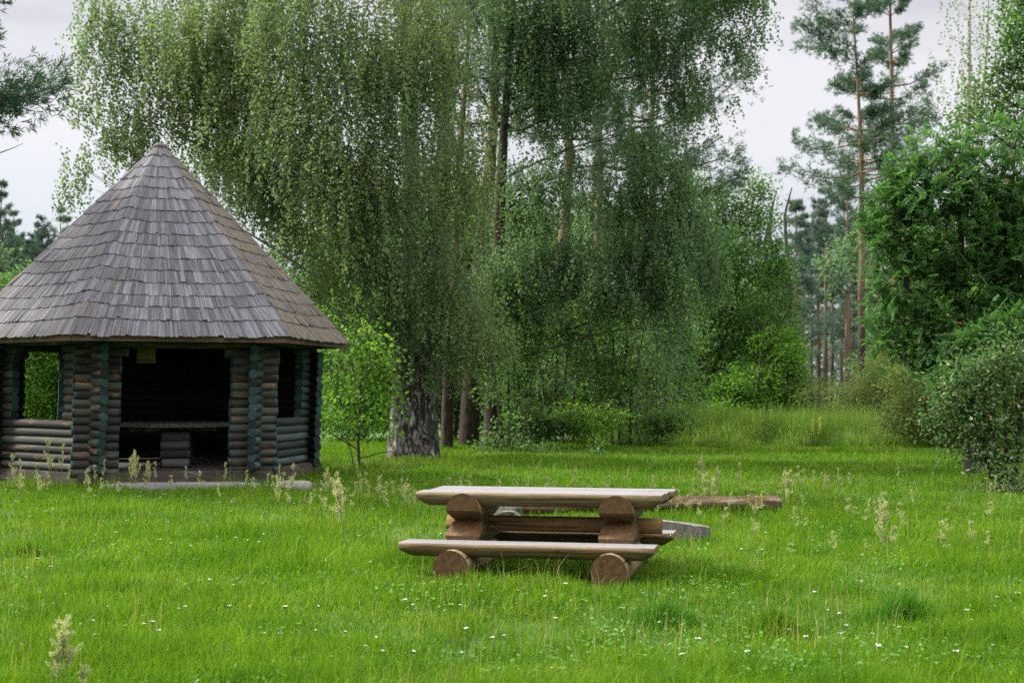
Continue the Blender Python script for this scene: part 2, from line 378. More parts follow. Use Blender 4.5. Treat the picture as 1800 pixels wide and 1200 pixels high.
cy.max_bounces = 8; cy.diffuse_bounces = 5; cy.glossy_bounces = 2; cy.transmission_bounces = 6; cy.transparent_max_bounces = 4
cy.caustics_reflective = False; cy.caustics_refractive = False; cy.use_adaptive_sampling = True; cy.adaptive_threshold = .02
cy.use_denoising = False; cy.sample_clamp_indirect = 6

# ================================================================ ground
def build_ground():
    xs = np.concatenate([-np.geomspace(900, 16, 22), np.linspace(-15, 15, 76), np.geomspace(16, 900, 22)])
    ys = np.concatenate([-np.geomspace(400, 3, 14), np.linspace(-2, 46, 120), np.geomspace(47, 1400, 30)])
    gx, gy = np.meshgrid(xs, ys); zz = ground_z(gx, gy)
    V = np.stack([gx, gy, zz], -1).reshape(-1, 3)
    nx, ny = len(xs), len(ys)
    i = (np.arange(ny - 1)[:, None] * nx + np.arange(nx - 1)[None, :]).ravel()
    q = np.stack([i, i + 1, i + nx + 1, i + nx], -1)
    o = mesh_obj('ground', np_mesh('ground', V, np.full(len(q), 4), q.ravel(), None, True), M['soil'])
    tag(o, kind='structure')
build_ground()

# ================================================================ log hut
HX, HY, HB, RE, RWL = -6.50, 26.3, math.radians(50.5), 3.52, 2.76
LEAN = .030
hut = thing('log_hut', 'hexagonal log hut with a steep grey shingle roof and green stained log walls', 'log hut', (HX, HY, 0))
def hc(k, R): a = HB + k * PI / 3; return Vector((R * math.sin(a), -R * math.cos(a), 0))

def add_log(bm, x0, x1, y, z, r, sides=14, mi_side=0, mi_end=1, rng=random):
    n = max(2, int((x1 - x0) / .5) + 1)
    r0 = r * rng.uniform(.93, 1.05); r1 = r * rng.uniform(.93, 1.05); ph = rng.uniform(0, .3)
    rings = []
    for i in range(n):
        t = i / (n - 1); rr = (r0 + (r1 - r0) * t) * rng.uniform(.985, 1.015)
        wy = rng.uniform(-.003, .003); wz = rng.uniform(-.003, .003)
        rings.append([bm.verts.new((x0 + (x1 - x0) * t, y + wy + rr * math.cos(ph + 2 * PI * j / sides), z + wz + rr * math.sin(ph + 2 * PI * j / sides))) for j in range(sides)])
    for i in range(n - 1):
        for j in range(sides):
            f = bm.faces.new((rings[i][j], rings[i][(j + 1) % sides], rings[i + 1][(j + 1) % sides], rings[i + 1][j])); f.material_index = mi_side; f.smooth = True
    for a, b2 in ((rings[0], -1), (rings[-1], 1)):                    # paint laps a little round each end
        p_ = [bm.verts.new(v.co + Vector((b2 * .001, (v.co.y - y) * .03, (v.co.z - z) * .03))) for v in a]
        q_ = [bm.verts.new(v.co + Vector((-b2 * .03, (v.co.y - y) * .03, (v.co.z - z) * .03))) for v in a]
        for j in range(sides):
            f = bm.faces.new((p_[j], p_[(j + 1) % sides], q_[(j + 1) % sides], q_[j])); f.material_index = mi_end; f.smooth = True
    for ring, x, s in ((rings[0], x0, -1), (rings[-1], x1, 1)):       # a separate, slightly domed cut end
        c = bm.verts.new((x + s * .004, y, z)); rim = [bm.verts.new(v.co + Vector((s * .0015, 0, 0))) for v in ring]
        for j in range(sides):
            f = bm.faces.new((rim[j], rim[(j + 1) % sides], c)); f.material_index = mi_end

def build_wall(k, openings, mats, rng):
    p0, p1 = hc(k, RWL), hc(k + 1, RWL); d = p1 - p0; L = d.length; d.normalize()
    bm = bmesh.new(); step = .143; off = .0715 if k % 2 else 0.0
    for i in range(-1 if k % 2 else 0, 20):
        zc = .37 + off + step * i
        spans = [(-.31 + rng.uniform(-.02, .02), L + .31 + rng.uniform(-.02, .02))]
        if zc > 2.44: spans = [(-.12, L + .12)]
        for (a, c, z0, z1) in openings:
            if z0 < zc < z1:
                corb = .11 if zc > z1 - .15 else (.04 if zc > z1 - .27 else 0)
                j1, j2 = rng.uniform(-.010, .010), rng.uniform(-.010, .010)
                new = []
                for (s0, s1) in spans:
                    new += [(s0, a + corb + j1), (c - corb + j2, s1)]
                spans = new
        for (s0, s1) in spans: add_log(bm, s0, s1, 0, zc, .079, rng=rng)
    ang = math.atan2(d.y, d.x)
    for v in bm.verts:
        s = LEAN * (v.co.z - 1.3); v.co.x += s * math.cos(-ang); v.co.y += s * math.sin(-ang)
    me = bpy.data.meshes.new('log_wall'); bm.normal_update(); bm.to_mesh(me); bm.free()
    o = mesh_obj('log_wall', me, mats, hut, p0); o.rotation_euler = (0, 0, ang)
    return o, L
rg = random.Random(3)
openings = {-1: [(.44, 2.26, .2, 2.44)], 0: [(.60, 2.16, 1.13, 2.44)], -2: [(.42, 2.02, 1.13, 2.44)], -3: [(.5, 2.1, 1.13, 2.44)], 1: [], 2: []}
wall_labels = {-1: 'front wall of brown logs with a wide open doorway', 0: 'green stained wall with a dark window opening', -2: 'wall with a window opening that shows green leaves'}
for k in range(-3, 3):
    o, L = build_wall(k, openings[k], [M['teal_log'] if k == 0 else M['shaded_log'] if k in (1, 2) else M['wall_log'], M['teal_end']], rg)
    if k in wall_labels: o['label'] = wall_labels[k]
    # squared foundation beam under each wall
    p0, p1 = hc(k, RWL), hc(k + 1, RWL); d = (p1 - p0).normalized(); ang = math.atan2(d.y, d.x)
    bm = bmesh.new(); e = .24 if k % 2 else .08
    bmesh.ops.create_cube(bm, size=1)
    for v in bm.verts: v.co = Vector((v.co.x * (L + 2 * e) + L / 2, v.co.y * .26 - .03, v.co.z * .30 + .145 + (0 if k % 2 else -.006)))
    bmesh.ops.bevel(bm, geom=list(bm.edges), offset=.03, segments=2, affect='EDGES')
    bo = bm_obj('foundation_beam', bm, M['dark_beam'], hut, p0); bo.rotation_euler = (0, 0, ang)
# floor
bm = bmesh.new(); vs = [bm.verts.new(hc(k, RWL - .08) + Vector((0, 0, .275))) for k in range(6)]; bm.faces.new(vs)
ret = bmesh.ops.extrude_face_region(bm, geom=list(bm.faces)); bmesh.ops.translate(bm, vec=(0, 0, -.15), verts=[v for v in ret['geom'] if isinstance(v, bmesh.types.BMVert)])
bm_obj('floor', bm, M['floor_board'], hut)

# roof
ZE, ZT = 2.575, 6.25
def rim(t, ang, lift=0.0):
    """point on the roof: t 0 at the eave .. 1 at the tip, ang absolute angle"""
    rel = (ang - HB) % (PI / 3) - PI / 6
    rh = math.cos(PI / 6) / math.cos(rel); w = .12 + .55 * t
    r = RE * (1 - t) * (rh * (1 - w) + .95 * w)
    hip = abs(rel) / (PI / 6)
    sl = math.atan2(ZT - ZE, RE * .9)
    lift2 = lift + .035 * hip ** 4 * min(1, (1 - t) * 3)
    nx, nz = math.sin(sl), math.cos(sl)
    t = t + .016 * hip ** 2.5 * min(1, max(0, t * 7)) * (1 - t)
    zz = ZE + (ZT - ZE) * t + nz * lift2; rr = r + nx * lift2
    return Vector((rr * math.sin(ang), -rr * math.cos(ang), zz))
def build_roof():
    rs = random.Random(11)
    deck = bmesh.new(); n = 72; prev = None
    for t in (0.0, .2, .4, .6, .8, .97):
        ring = [deck.verts.new(rim(t, HB + 2 * PI * j / n, -.03)) for j in range(n)]
        if prev:
            for j in range(n): deck.faces.new((prev[j], prev[(j + 1) % n], ring[(j + 1) % n], ring[j]))
        prev = ring
    deck.faces.new(prev)
    bm = bmesh.new(); uvl = bm.loops.layers.uv.new('UVMap')
    rows = 16; dt = 1 / (rows + .35)
    for r in range(rows):
        t0 = r * dt - (.012 if r == 0 else 0); t1 = min(t0 + dt * 1.45, .992)
        per = 2 * PI * RE * (1 - t0) * .95
        ang = rs.uniform(0, .1); end = ang + 2 * PI
        rowj = rs.uniform(-.004, .004); broken = 0
        while ang < end:
            wd = rs.uniform(.035, .105) / max(.25, RE * (1 - t0)) ; wd = min(wd, .5)
            a0, a1 = ang + .0006, min(ang + wd, end) - .0006
            ang += wd
            if a1 <= a0: continue
            j = rs.gauss(0, .0015) + rowj + .0016 * math.sin(a0 * 17 + r * 1.7) + .0014 * math.sin(a0 * 41 + r * 2.9)
            if rs.random() < .07: j += rs.uniform(-.007, .012)
            low = .024 + rs.uniform(-.004, .006) + (rs.uniform(.006, .02) if rs.random() < .07 else 0); hi = .006; th = .013
            tl0, tl1 = t0 + j, t0 + j + rs.uniform(-.0008, .0008)
            du, dv = rs.random() * 50, rs.random() * 50
            pts = [rim(tl0, a0, low), rim(tl1, a1, low + rs.uniform(-.003, .003)), rim(t1, a1, hi), rim(t1, a0, hi)]
            nrm = (pts[1] - pts[0]).cross(pts[3] - pts[0]).normalized()
            vt = [bm.verts.new(p) for p in pts]; vb = [bm.verts.new(p - nrm * th) for p in pts]
            ww = (pts[1] - pts[0]).length; ll = (pts[3] - pts[0]).length
            faces = [(vt, ((0, 0), (ww, 0), (ww, ll), (0, ll)))]
            for q in ((vb[0], vb[1], vt[1], vt[0]), (vb[1], vb[2], vt[2], vt[1]), (vb[3], vb[0], vt[0], vt[3])):
                faces.append((list(q), ((0, 0), (ww, 0), (ww, .02), (0, .02))))
            for vl, uvs in faces:
                f = bm.faces.new(vl)
                for lp, uv in zip(f.loops, uvs): lp[uvl].uv = (uv[0] + du, uv[1] + dv)
    me = bpy.data.meshes.new('roof'); bm.normal_update(); bm.to_mesh(me); bm.free()
    roof = mesh_obj('roof', me, M['shingle'], hut); roof['label'] = 'steep six sided roof of silvery split wood shingles'
    bm_obj('roof_deck', deck, M['dark_beam'], roof)
    for k in range(-3, 3):
        p0, p1 = hc(k, RE - .03), hc(k + 1, RE - .03); d = p1 - p0; L = d.length; d.normalize(); nrm = Vector((d.y, -d.x, 0))
        f = bmesh.new(); bmesh.ops.create_cube(f, size=1)
        for v in f.verts: v.co = Vector((v.co.x * (L - .004) + L / 2, v.co.y * .03, v.co.z * .10 + 2.515))
        fo = bm_obj('fascia', f, M['fascia'], roof, p0); fo.rotation_euler = (0, 0, math.atan2(d.y, d.x))
    cap = bmesh.new()
    bmesh.ops.create_uvsphere(cap, u_segments=12, v_segments=6, radius=.14)
    for v in cap.verts: v.co.z = v.co.z * .5 + ZT - .09
    bm_obj('roof_tip', cap, M['grey_log'], roof, smooth=True)
build_roof()

# things in and around the hut
def box_bm(sx, sy, sz, bev=.01, seg=2):
    bm = bmesh.new(); bmesh.ops.create_cube(bm, size=1)
    for v in bm.verts: v.co = Vector((v.co.x * sx, v.co.y * sy, v.co.z * sz))
    if bev: bmesh.ops.bevel(bm, geom=list(bm.edges), offset=bev, segments=seg, affect='EDGES')
    return bm
ht = thing('indoor_table', 'six sided plank table on log pedestals in the dark inside the hut', 'table', (HX + .35, HY - .25, .275), HB)
bm = bmesh.new(); vs = [bm.verts.new(Vector((1.12 * math.sin(k * PI / 3), 1.12 * math.cos(k * PI / 3), .80))) for k in range(6)]; bm.faces.new(vs)
ret = bmesh.ops.extrude_face_region(bm, geom=list(bm.faces)); bmesh.ops.translate(bm, vec=(0, 0, -.07), verts=[v for v in ret['geom'] if isinstance(v, bmesh.types.BMVert)])
bm_obj('tabletop', bm, M['grey_log'], ht)
for a in (.3, -.3, .3 + PI / 2):
    o = bm_obj('bearer', box_bm(1.7, .12, .07), M['plank_side'], ht, (0, 0, .69)); o.rotation_euler = (0, 0, a)
for px_, py_ in ((-.35, -.45), (.30, .30)):
    bm = bmesh.new()
    for i in range(4): add_log(bm, -.26, .26, 0, .085 + i * .16, .088)
    me = bpy.data.meshes.new('pedestal'); bm.to_mesh(me); bm.free()
    o = mesh_obj('pedestal', me, [M['grey_log'], M['teal_end']], ht, (px_, py_, 0)); o.rotation_euler = (0, 0, -HB + .1)
# notice board under the eave
nbY = 24.35
nb = thing('notice_board', 'small faded yellow notice board hung high in the hut doorway', 'notice board', (X(257, nbY), nbY, 2.31), .12)
bm_obj('panel', box_bm(.31, .02, .36, .004, 1), M['board'], nb)
o = bm_obj('green_strip', box_bm(.24, .006, .035, 0), M['board_green'], nb, (.0, -.014, -.135))
# step and blocks in front of the hut
def slab(name, label, cat, loc, rz, L, W, T, mat, bow=0.0, seed=1):
    bm = bmesh.new(); rr = random.Random(seed); n = 14; sec = 10; rings = []
    for i in range(n + 1):
        t = i / n - .5; e = 1 - .25 * abs(2 * t) ** 6
        rings.append([bm.verts.new((t * L, (W / 2 * e + rr.uniform(-.012, .012)) * math.copysign(abs(math.cos(2 * PI * j / sec)) ** .55, math.cos(2 * PI * j / sec)) + bow * (4 * t * t), T / 2 * (e + rr.uniform(-.05, .05)) * math.copysign(abs(math.sin(2 * PI * j / sec)) ** .55, math.sin(2 * PI * j / sec)))) for j in range(sec)])
    for i in range(n):
        for j in range(sec): bm.faces.new((rings[i][j], rings[i][(j + 1) % sec], rings[i + 1][(j + 1) % sec], rings[i + 1][j]))
    bm.faces.new(rings[0]); bm.faces.new(rings[-1])
    o = bm_obj(name, bm, mat, None, loc, True); o.rotation_euler = (0, 0, rz)
    return tag(o, label, cat)
slab('doorstep', 'long grey weathered half log step lying in front of the hut doorway', 'step', (X(318, 23.3), 23.3, .05), .10, 2.55, .42, .22, M['grey_log'], .12)
slab('stone_block', 'pale flat block lying at the right corner of the hut', 'stone block', (X(517, 23.6), 23.6, .05), -.1, .56, .4, .24, M['stone'], 0, 4)
slab('flat_stone', 'pale flat stone half hidden in grass left of the picnic table', 'stone', (X(743, 11.9), 11.75, .075), .1, .16, .13, .04, M['stone'], 0, 6)

# ================================================================ picnic table
PT = thing('picnic_table', 'massive picnic table with attached benches made of half round pine logs', 'picnic table', (.315, 12.55, 0), math.radians(-12))
def half_log(name, L, Wd, T, loc, under=.09, uz=.45, seed=1):
    """half round plank, flat face up, ends cut back underneath; local x along the log"""
    rr = random.Random(seed); bm = bmesh.new(); prof = [(-Wd / 2, 0)]
    prof += [(-Wd / 2 - .012, -T * .22), (-Wd / 2 + .004, -T * .48), (-Wd * .36, -T * .80), (-Wd * .20, -T * .97), (0, -T), (Wd * .20, -T * .97), (Wd * .36, -T * .80), (Wd / 2 - .004, -T * .48), (Wd / 2 + .012, -T * .22), (Wd / 2, 0)]
    n = 16; rings = []
    for i in range(n + 1):
        x = -L / 2 + L * i / n; s = 1 + rr.uniform(-.012, .012)
        rings.append([bm.verts.new((x, y * s, zz * (1 + rr.uniform(-.01, .01)) if zz else 0)) for y, zz in prof])
    m = len(prof)
    for i in range(n):
        for j in range(m - 1):
            f = bm.faces.new((rings[i][j], rings[i][j + 1], rings[i + 1][j + 1], rings[i + 1][j])); f.smooth = True
        f = bm.faces.new((rings[i][m - 1], rings[i][0], rings[i + 1][0], rings[i + 1][m - 1])); f.material_index = 1
    for r_ in (rings[0], rings[-1]): bm.faces.new(r_).material_index = 2
    bmesh.ops.recalc_face_normals(bm, faces=bm.faces)
    for s in (-1, 1):
        co = Vector((s * L / 2, 0, -T * uz)); no = Vector((s * .62, 0, -1)).normalized()
        g = bmesh.ops.bisect_plane(bm, geom=list(bm.verts) + list(bm.edges) + list(bm.faces), plane_co=co, plane_no=no, clear_outer=True)
        ed = [e for e in g['geom_cut'] if isinstance(e, bmesh.types.BMEdge)]
        for f in bmesh.ops.edgenet_fill(bm, edges=ed)['faces']: f.material_index = 2
    me = bpy.data.meshes.new(name); bmesh.ops.recalc_face_normals(bm, faces=bm.faces); bm.to_mesh(me); bm.free()
    return mesh_obj(name, me, [M['plank_side'], M['plank_top'], M['log_cut_light']], PT, loc)
ZTOP, ZB = .80, .395
for j, v in enumerate((-.275, 0, .275)):
    half_log('tabletop_plank', 2.14 + (.0, -.02, .015)[j], .268, .125, (.02 * j - .02, v, ZTOP - (.0, .004, .002)[j]), seed=20 + j)
for s, dx in ((-1, -.06), (1, .02)):
    half_log('bench_seat', 2.17 if s < 0 else 2.08, .30, .122, (dx, s * .615, ZB), seed=30 + s)
def cut_log(name, L, r, loc, rotz, cuts=(), mats=None, seed=1, sides=24):
    rr = random.Random(seed); bm = bmesh.new(); n = 10; rings = []
    for i in range(n + 1):
        x = -L / 2 + L * i / n
        rings.append([bm.verts.new((x, r * math.cos(2 * PI * j / sides) * (1 + rr.uniform(-.006, .006)), r * math.sin(2 * PI * j / sides) * (1 + rr.uniform(-.006, .006)))) for j in range(sides)])
    for i in range(n):
        for j in range(sides):
            bm.faces.new((rings[i][j], rings[i][(j + 1) % sides], rings[i + 1][(j + 1) % sides], rings[i + 1][j])).smooth = True
    for r_ in (rings[0], rings[-1]): bm.faces.new(r_).material_index = 1
    bmesh.ops.recalc_face_normals(bm, faces=bm.faces)
    for co, no in cuts:
        g = bmesh.ops.bisect_plane(bm, geom=list(bm.verts) + list(bm.edges) + list(bm.faces), plane_co=Vector(co), plane_no=Vector(no).normalized(), clear_outer=True)
        ed = [e for e in g['geom_cut'] if isinstance(e, bmesh.types.BMEdge)]
        for f in bmesh.ops.edgenet_fill(bm, edges=ed)['faces']: f.material_index = 1
    bmesh.ops.recalc_face_normals(bm, faces=bm.faces)
    me = bpy.data.meshes.new(name); bm.to_mesh(me); bm.free()
    o = mesh_obj(name, me, mats or [M['plank_side'], M['log_cut']], PT, loc); o.rotation_euler = (0, 0, rotz)
    return o
for i, u in enumerate((-.665, .665)):
    cut_log('base_log', 1.72, .150, (u, .0, .20), PI / 2, seed=40 + i)
    Lm, Lu = .92, .86
    cm = []
    for s in (-1, 1): cm.append(((s * Lm / 2, 0, -.02), (s * .55, 0, 1)))
    cut_log('middle_log', Lm, .150, (u, 0, .450), PI / 2, cm, seed=50 + i)
    cu = []
    for s in (-1, 1): cu.append(((s * Lu / 2, 0, .0), (s * .55, 0, -1)))
    cut_log('upper_log', Lu, .150, (u, 0, .645), PI / 2, cu, seed=60 + i)
cut_log('stretcher', 1.92, .070, (.045, .03, .500), 0, mats=[M['brown_log'], M['log_cut']], seed=70, sides=18)

# ================================================================ fallen log, stump pieces
def lying_log(name, label, cat, p0, p1, r0, r1, mats, seed=1, wob=.05):
    rr = np.random.default_rng(seed); p0 = np.array(p0, float); p1 = np.array(p1, float)
    d = p1 - p0; L = np.linalg.norm(d); n = 24; sides = 14; bm = bmesh.new(); rings = []
    ph = rr.uniform(0, 6, 3)
    for i in range(n + 1):
        t = i / n; r = r0 + (r1 - r0) * t
        yo = .03 * math.sin(t * 5 + ph[0]); zo = .012 * math.sin(t * 7 + ph[1])
        rings.append([bm.verts.new((t * L - L / 2, yo + r * math.cos(2 * PI * j / sides) * (1 + rr.normal(0, wob)), zo + r * math.sin(2 * PI * j / sides) * (1 + rr.normal(0, wob)))) for j in range(sides)])
    for i in range(n):
        for j in range(sides): bm.faces.new((rings[i][j], rings[i][(j + 1) % sides], rings[i + 1][(j + 1) % sides], rings[i + 1][j])).smooth = True
    for r_ in (rings[0], rings[-1]): bm.faces.new(r_).material_index = 1
    o = bm_obj(name, bm, mats, None, (p0 + p1) / 2); o.rotation_euler = (0, -math.asin(d[2] / L), math.atan2(d[1], d[0]))
    return tag(o, label, cat)
lying_log('fallen_log', 'long brown fallen log lying in the grass behind the picnic table', 'log', (X(915, 19.0), 19.0, .11), (X(1370, 19.3), 19.3, .145), .085, .112, [M['old_log'], M['stump_wood']], 5)
lying_log('cut_log', 'short cracked log end with pale cut face behind the table top', 'log', (X(868, 18.6), 18.6, .10), (X(908, 18.75), 18.9, .10), .10, .105, [M['stump_wood'], M['stump_wood']], 9)
def bark_strip(name, label, loc, rz, r, w, seed):
    bm = bmesh.new(); rr = random.Random(seed); prev = None
    for i in range(13):
        a = .15 + 2.7 * i / 12; rad = r * (1 + rr.uniform(-.06, .06))
        ring = [bm.verts.new((math.cos(a) * (rad + dr), y, math.sin(a) * (rad + dr) * .62)) for y, dr in ((-w / 2, 0), (w / 2, 0), (w / 2, .012), (-w / 2, .012))]
        if prev:
            for j in range(4): bm.faces.new((prev[j], prev[(j + 1) % 4], ring[(j + 1) % 4], ring[j]))
        else: bm.faces.new(ring)
        prev = ring
    bm.faces.new(prev)
    o = bm_obj(name, bm, M['stump_wood'], None, loc); o.rotation_euler = (0, 0, rz); return tag(o, label, 'bark')
bark_strip('bark_curl', 'pale curl of bark beside the right end of the fallen log', (X(1345, 19.1), 19.1, .05), .2, .12, .10, 1)
bark_strip('bark_curl', 'pale curl of bark under the left half of the table top', (X(893, 17.8), 17.8, .06), -.1, .16, .16, 2)
def stump_block():
    bm = bmesh.new(); rr = random.Random(8); n = 10; top, bot = [], []
    outline = [(-.27, -.10), (-.1, -.125), (.08, -.12), (.2, -.10), (.27, -.05), (.25, .06), (.08, .11), (-.12, .12), (-.26, .07)]
    for x, y in outline:
        bot.append(bm.verts.new((x * 1.04, y * 1.05, -.12))); top.append(bm.verts.new((x, y, .215 - .13 * (x + .27) + rr.uniform(-.006, .006))))
    m = len(outline)
    for j in range(m): bm.faces.new((bot[j], bot[(j + 1) % m], top[(j + 1) % m], top[j]))
    bm.faces.new(top); bm.faces.new(bot)
    o = bm_obj('stump_block', bm, M['stump_wood'], None, (X(1206, 16.0), 16.0, .0)); o.rotation_euler = (0, 0, -.1)
    tag(o, 'grey weathered wooden block with a slanting top right of the picnic table', 'wood block')
stump_block()
# ================================================================ vegetation helpers
def rng_of(seed): return np.random.default_rng(seed)

def quads(P, A, B):
    """diamond leaves: centre-base P, long axis A (full vector), half width vector B"""
    V = np.stack([P, P + A * .45 + B, P + A, P + A * .45 - B], 1).reshape(-1, 3)
    return V
def rand_unit(r, n):
    v = r.normal(size=(n, 3)); return unit(v)
def leaf_mesh(name, V, extra=None):
    n = len(V) // 4
    return np_mesh(name, V, np.full(n, 4), np.arange(4 * n))

def in_blob(r, n, shell=.5):
    """n points in the unit ball, more of them near the surface"""
    d = rand_unit(r, n); rad = r.random(n) ** (1 / 3)
    rad = np.where(r.random(n) < shell, .72 + .28 * r.random(n) ** .7, rad)
    az = np.arctan2(d[:, 1], d[:, 0]); sd = int(r.integers(1, 9999))
    rad = rad * (.55 + .75 * vnoise(az * 1.6 + 9, d[:, 2] * 2.4 + 9, 1.5, sd)) * np.where(r.random(n) < .08, 1.3, 1.0)
    return d * rad[:, None]

def weeping_leaves(r, starts, lens, per_m=22, L=.056, Wd=.042, jitter=.034):
    """leaves on thin hanging twigs"""
    cnt = np.maximum(3, (lens * per_m).astype(int)); tot = cnt.sum()
    sid = np.repeat(np.arange(len(starts)), cnt)
    off = np.arange(tot) - np.repeat(np.cumsum(cnt) - cnt, cnt)
    t = (off + r.random(tot)) / cnt[sid]
    sway = r.normal(0, .22, (len(starts), 2))
    P = starts[sid].copy()
    P[:, :2] += sway[sid] * (t ** .7)[:, None] * lens[sid][:, None]
    P[:, 2] -= t * lens[sid]
    P += r.normal(0, jitter, (tot, 3))
    A = unit(np.stack([r.normal(0, .7, tot), r.normal(0, .7, tot), -.75 + r.normal(0, .45, tot)], -1))
    B = unit(np.cross(A, rand_unit(r, tot)))
    s = r.uniform(.7, 1.25, tot)[:, None]
    return quads(P, A * L * s, B * (Wd / 2) * s)

def cluster_leaves(r, C, out_dir, per=14, spread=.16, L=.08, Wd=.05, flat=.6, up=.8):
    """leaves round twig ends"""
    n = len(C); tot = n * per
    cid = np.repeat(np.arange(n), per)
    o = r.normal(0, 1, (tot, 3)) * spread; o[:, 2] *= flat
    P = C[cid] + o
    A = unit(out_dir[cid] * .7 + o / spread * .5 + r.normal(0, .45, (tot, 3)) + np.array([0, 0, -.25]))
    N = unit(r.normal(0, .55, (tot, 3)) + np.array([0, 0, up]) + out_dir[cid] * .4)
    B = unit(np.cross(A, N))
    s = r.uniform(.65, 1.25, tot)[:, None]
    return quads(P, A * L * s, B * (Wd / 2) * s)

def pinnate_leaves(r, C, out_dir, per=4, pairs=6, L=.15, lw=.020, ll=.055):
    """compound leaves: leaflets in two rows along a drooping stalk"""
    n = len(C) * per; cid = np.repeat(np.arange(len(C)), per)
    base = C[cid] + r.normal(0, .07, (n, 3))
    ax = unit(out_dir[cid] * .8 + r.normal(0, .6, (n, 3)) + np.array([0, 0, -.15]))
    N = unit(r.normal(0, .35, (n, 3)) + np.array([0, 0, 1.0])); S = unit(np.cross(ax, N)); N = np.cross(S, ax)
    out = []
    s = r.uniform(.75, 1.2, n)[:, None]
    for k in range(pairs):
        t = (k + .6) / pairs
        for sg in (-1, 1):
            P = base + ax * L * s * t - N * (.05 * t * t)
            A = unit(S * sg * 1.0 + ax * .55 - N * .25) * ll * s
            out.append(quads(P, A, unit(np.cross(A, N + S * sg * .2)) * lw / 2 * s))
    P = base + ax * L * s - N * .05; A = ax * ll * s
    out.append(quads(P, A, S * lw / 2 * s))
    return np.concatenate(out)

def needle_tufts(r, C, D, per=10, L=.15, Wd=.018, open_=.75):
    """needle bunches (thin quads) along directions D"""
    n = len(C); tot = n * per; cid = np.repeat(np.arange(n), per)
    A = unit(D[cid] + r.normal(0, open_, (tot, 3)))
    P = C[cid] + D[cid] * (r.uniform(-.10, .05, tot))[:, None]
    B = unit(np.cross(A, rand_unit(r, tot)))
    s = r.uniform(.7, 1.2, tot)[:, None]
    return quads(P, A * L * s, B * Wd / 2)

def world_blobs(bl, Y0, root, r, ydepth=.9):
    """(px, py, rx, ry[, dY[, dens]]) in photo pixels at distance Y0 -> centres, radii relative to root, density"""
    C, R, D = [], [], []
    for q in bl:
        px, py, rx, ry = q[:4]; dY = q[4] if len(q) > 4 and q[4] is not None else None; den = q[5] if len(q) > 5 else 1.0
        k = Y0 / F
        if dY is None: dY = r.uniform(-1, 1) * rx * k * ydepth * .8
        Y = Y0 + dY
        C.append((X(px, Y) - root[0], Y - root[1], Z(py, Y) - root[2])); R.append((rx * k, (rx + ry) / 2 * k * ydepth, ry * k)); D.append(den)
    return np.array(C), np.array(R), np.array(D)

def limbs_to(tb, r, trunk, trad, C, R, up=.25, rmin=.012, rscale=.35, frac=1.0, sides=5, rise=.5):
    """a curved limb from the trunk to each blob centre"""
    for c, rad in zip(C, R):
        if r.random() > frac: continue
        zt = trunk[:, 2]; hd = np.linalg.norm(c[:2] - trunk[0][:2])
        zat = max(zt[0] + .15 * (zt[-1] - zt[0]) * .5, c[2] - rise * hd)
        i = int(np.clip(np.searchsorted(zt, zat), 1, len(zt) - 1))
        p0 = trunk[i]; r0 = min(trad[i] * .55, .02 + .018 * np.linalg.norm(c - p0) * rscale * 3)
        pts = curve(p0, c, 9, up * .3 * np.linalg.norm(c - p0) * .4, .05, r)
        tb.add(pts, np.linspace(max(r0, rmin * 1.5), rmin, 9), sides, True)
        for _ in range(3):
            e = c + rand_unit(r, 1)[0] * rad * .8; j = int(r.integers(5, 8))
            tb.add(curve(pts[j], e, 5, .05, .03, r), np.linspace(rmin * 1.1, rmin * .4, 5), 4, False)

def trunk_curve(pts, rads, n=26, r=None, wob=.0):
    pts = np.array(pts, float); rads = np.array(rads, float)
    d = np.concatenate([[0], np.cumsum(np.linalg.norm(np.diff(pts, axis=0), axis=1))])
    t = np.linspace(0, d[-1], n)
    P = np.stack([np.interp(t, d, pts[:, k]) for k in range(3)], -1)
    # soften
    for _ in range(2): P[1:-1] = (P[:-2] + 2 * P[1:-1] + P[2:]) / 4
    if r is not None and wob: P[1:] += np.cumsum(r.normal(0, wob, (n - 1, 3)), 0) * np.array([1, 1, 0])
    return P, np.interp(t, d, rads)

def finish(root, tb, V, bark, leaf, crown='crown'):
    if tb.n: mesh_obj('trunk', tb.mesh('trunk'), bark, root)
    if V is not None: print('LEAVES', root.name, len(V) // 4)
    if V is not None: mesh_obj(crown, leaf_mesh(crown, V), leaf, root)

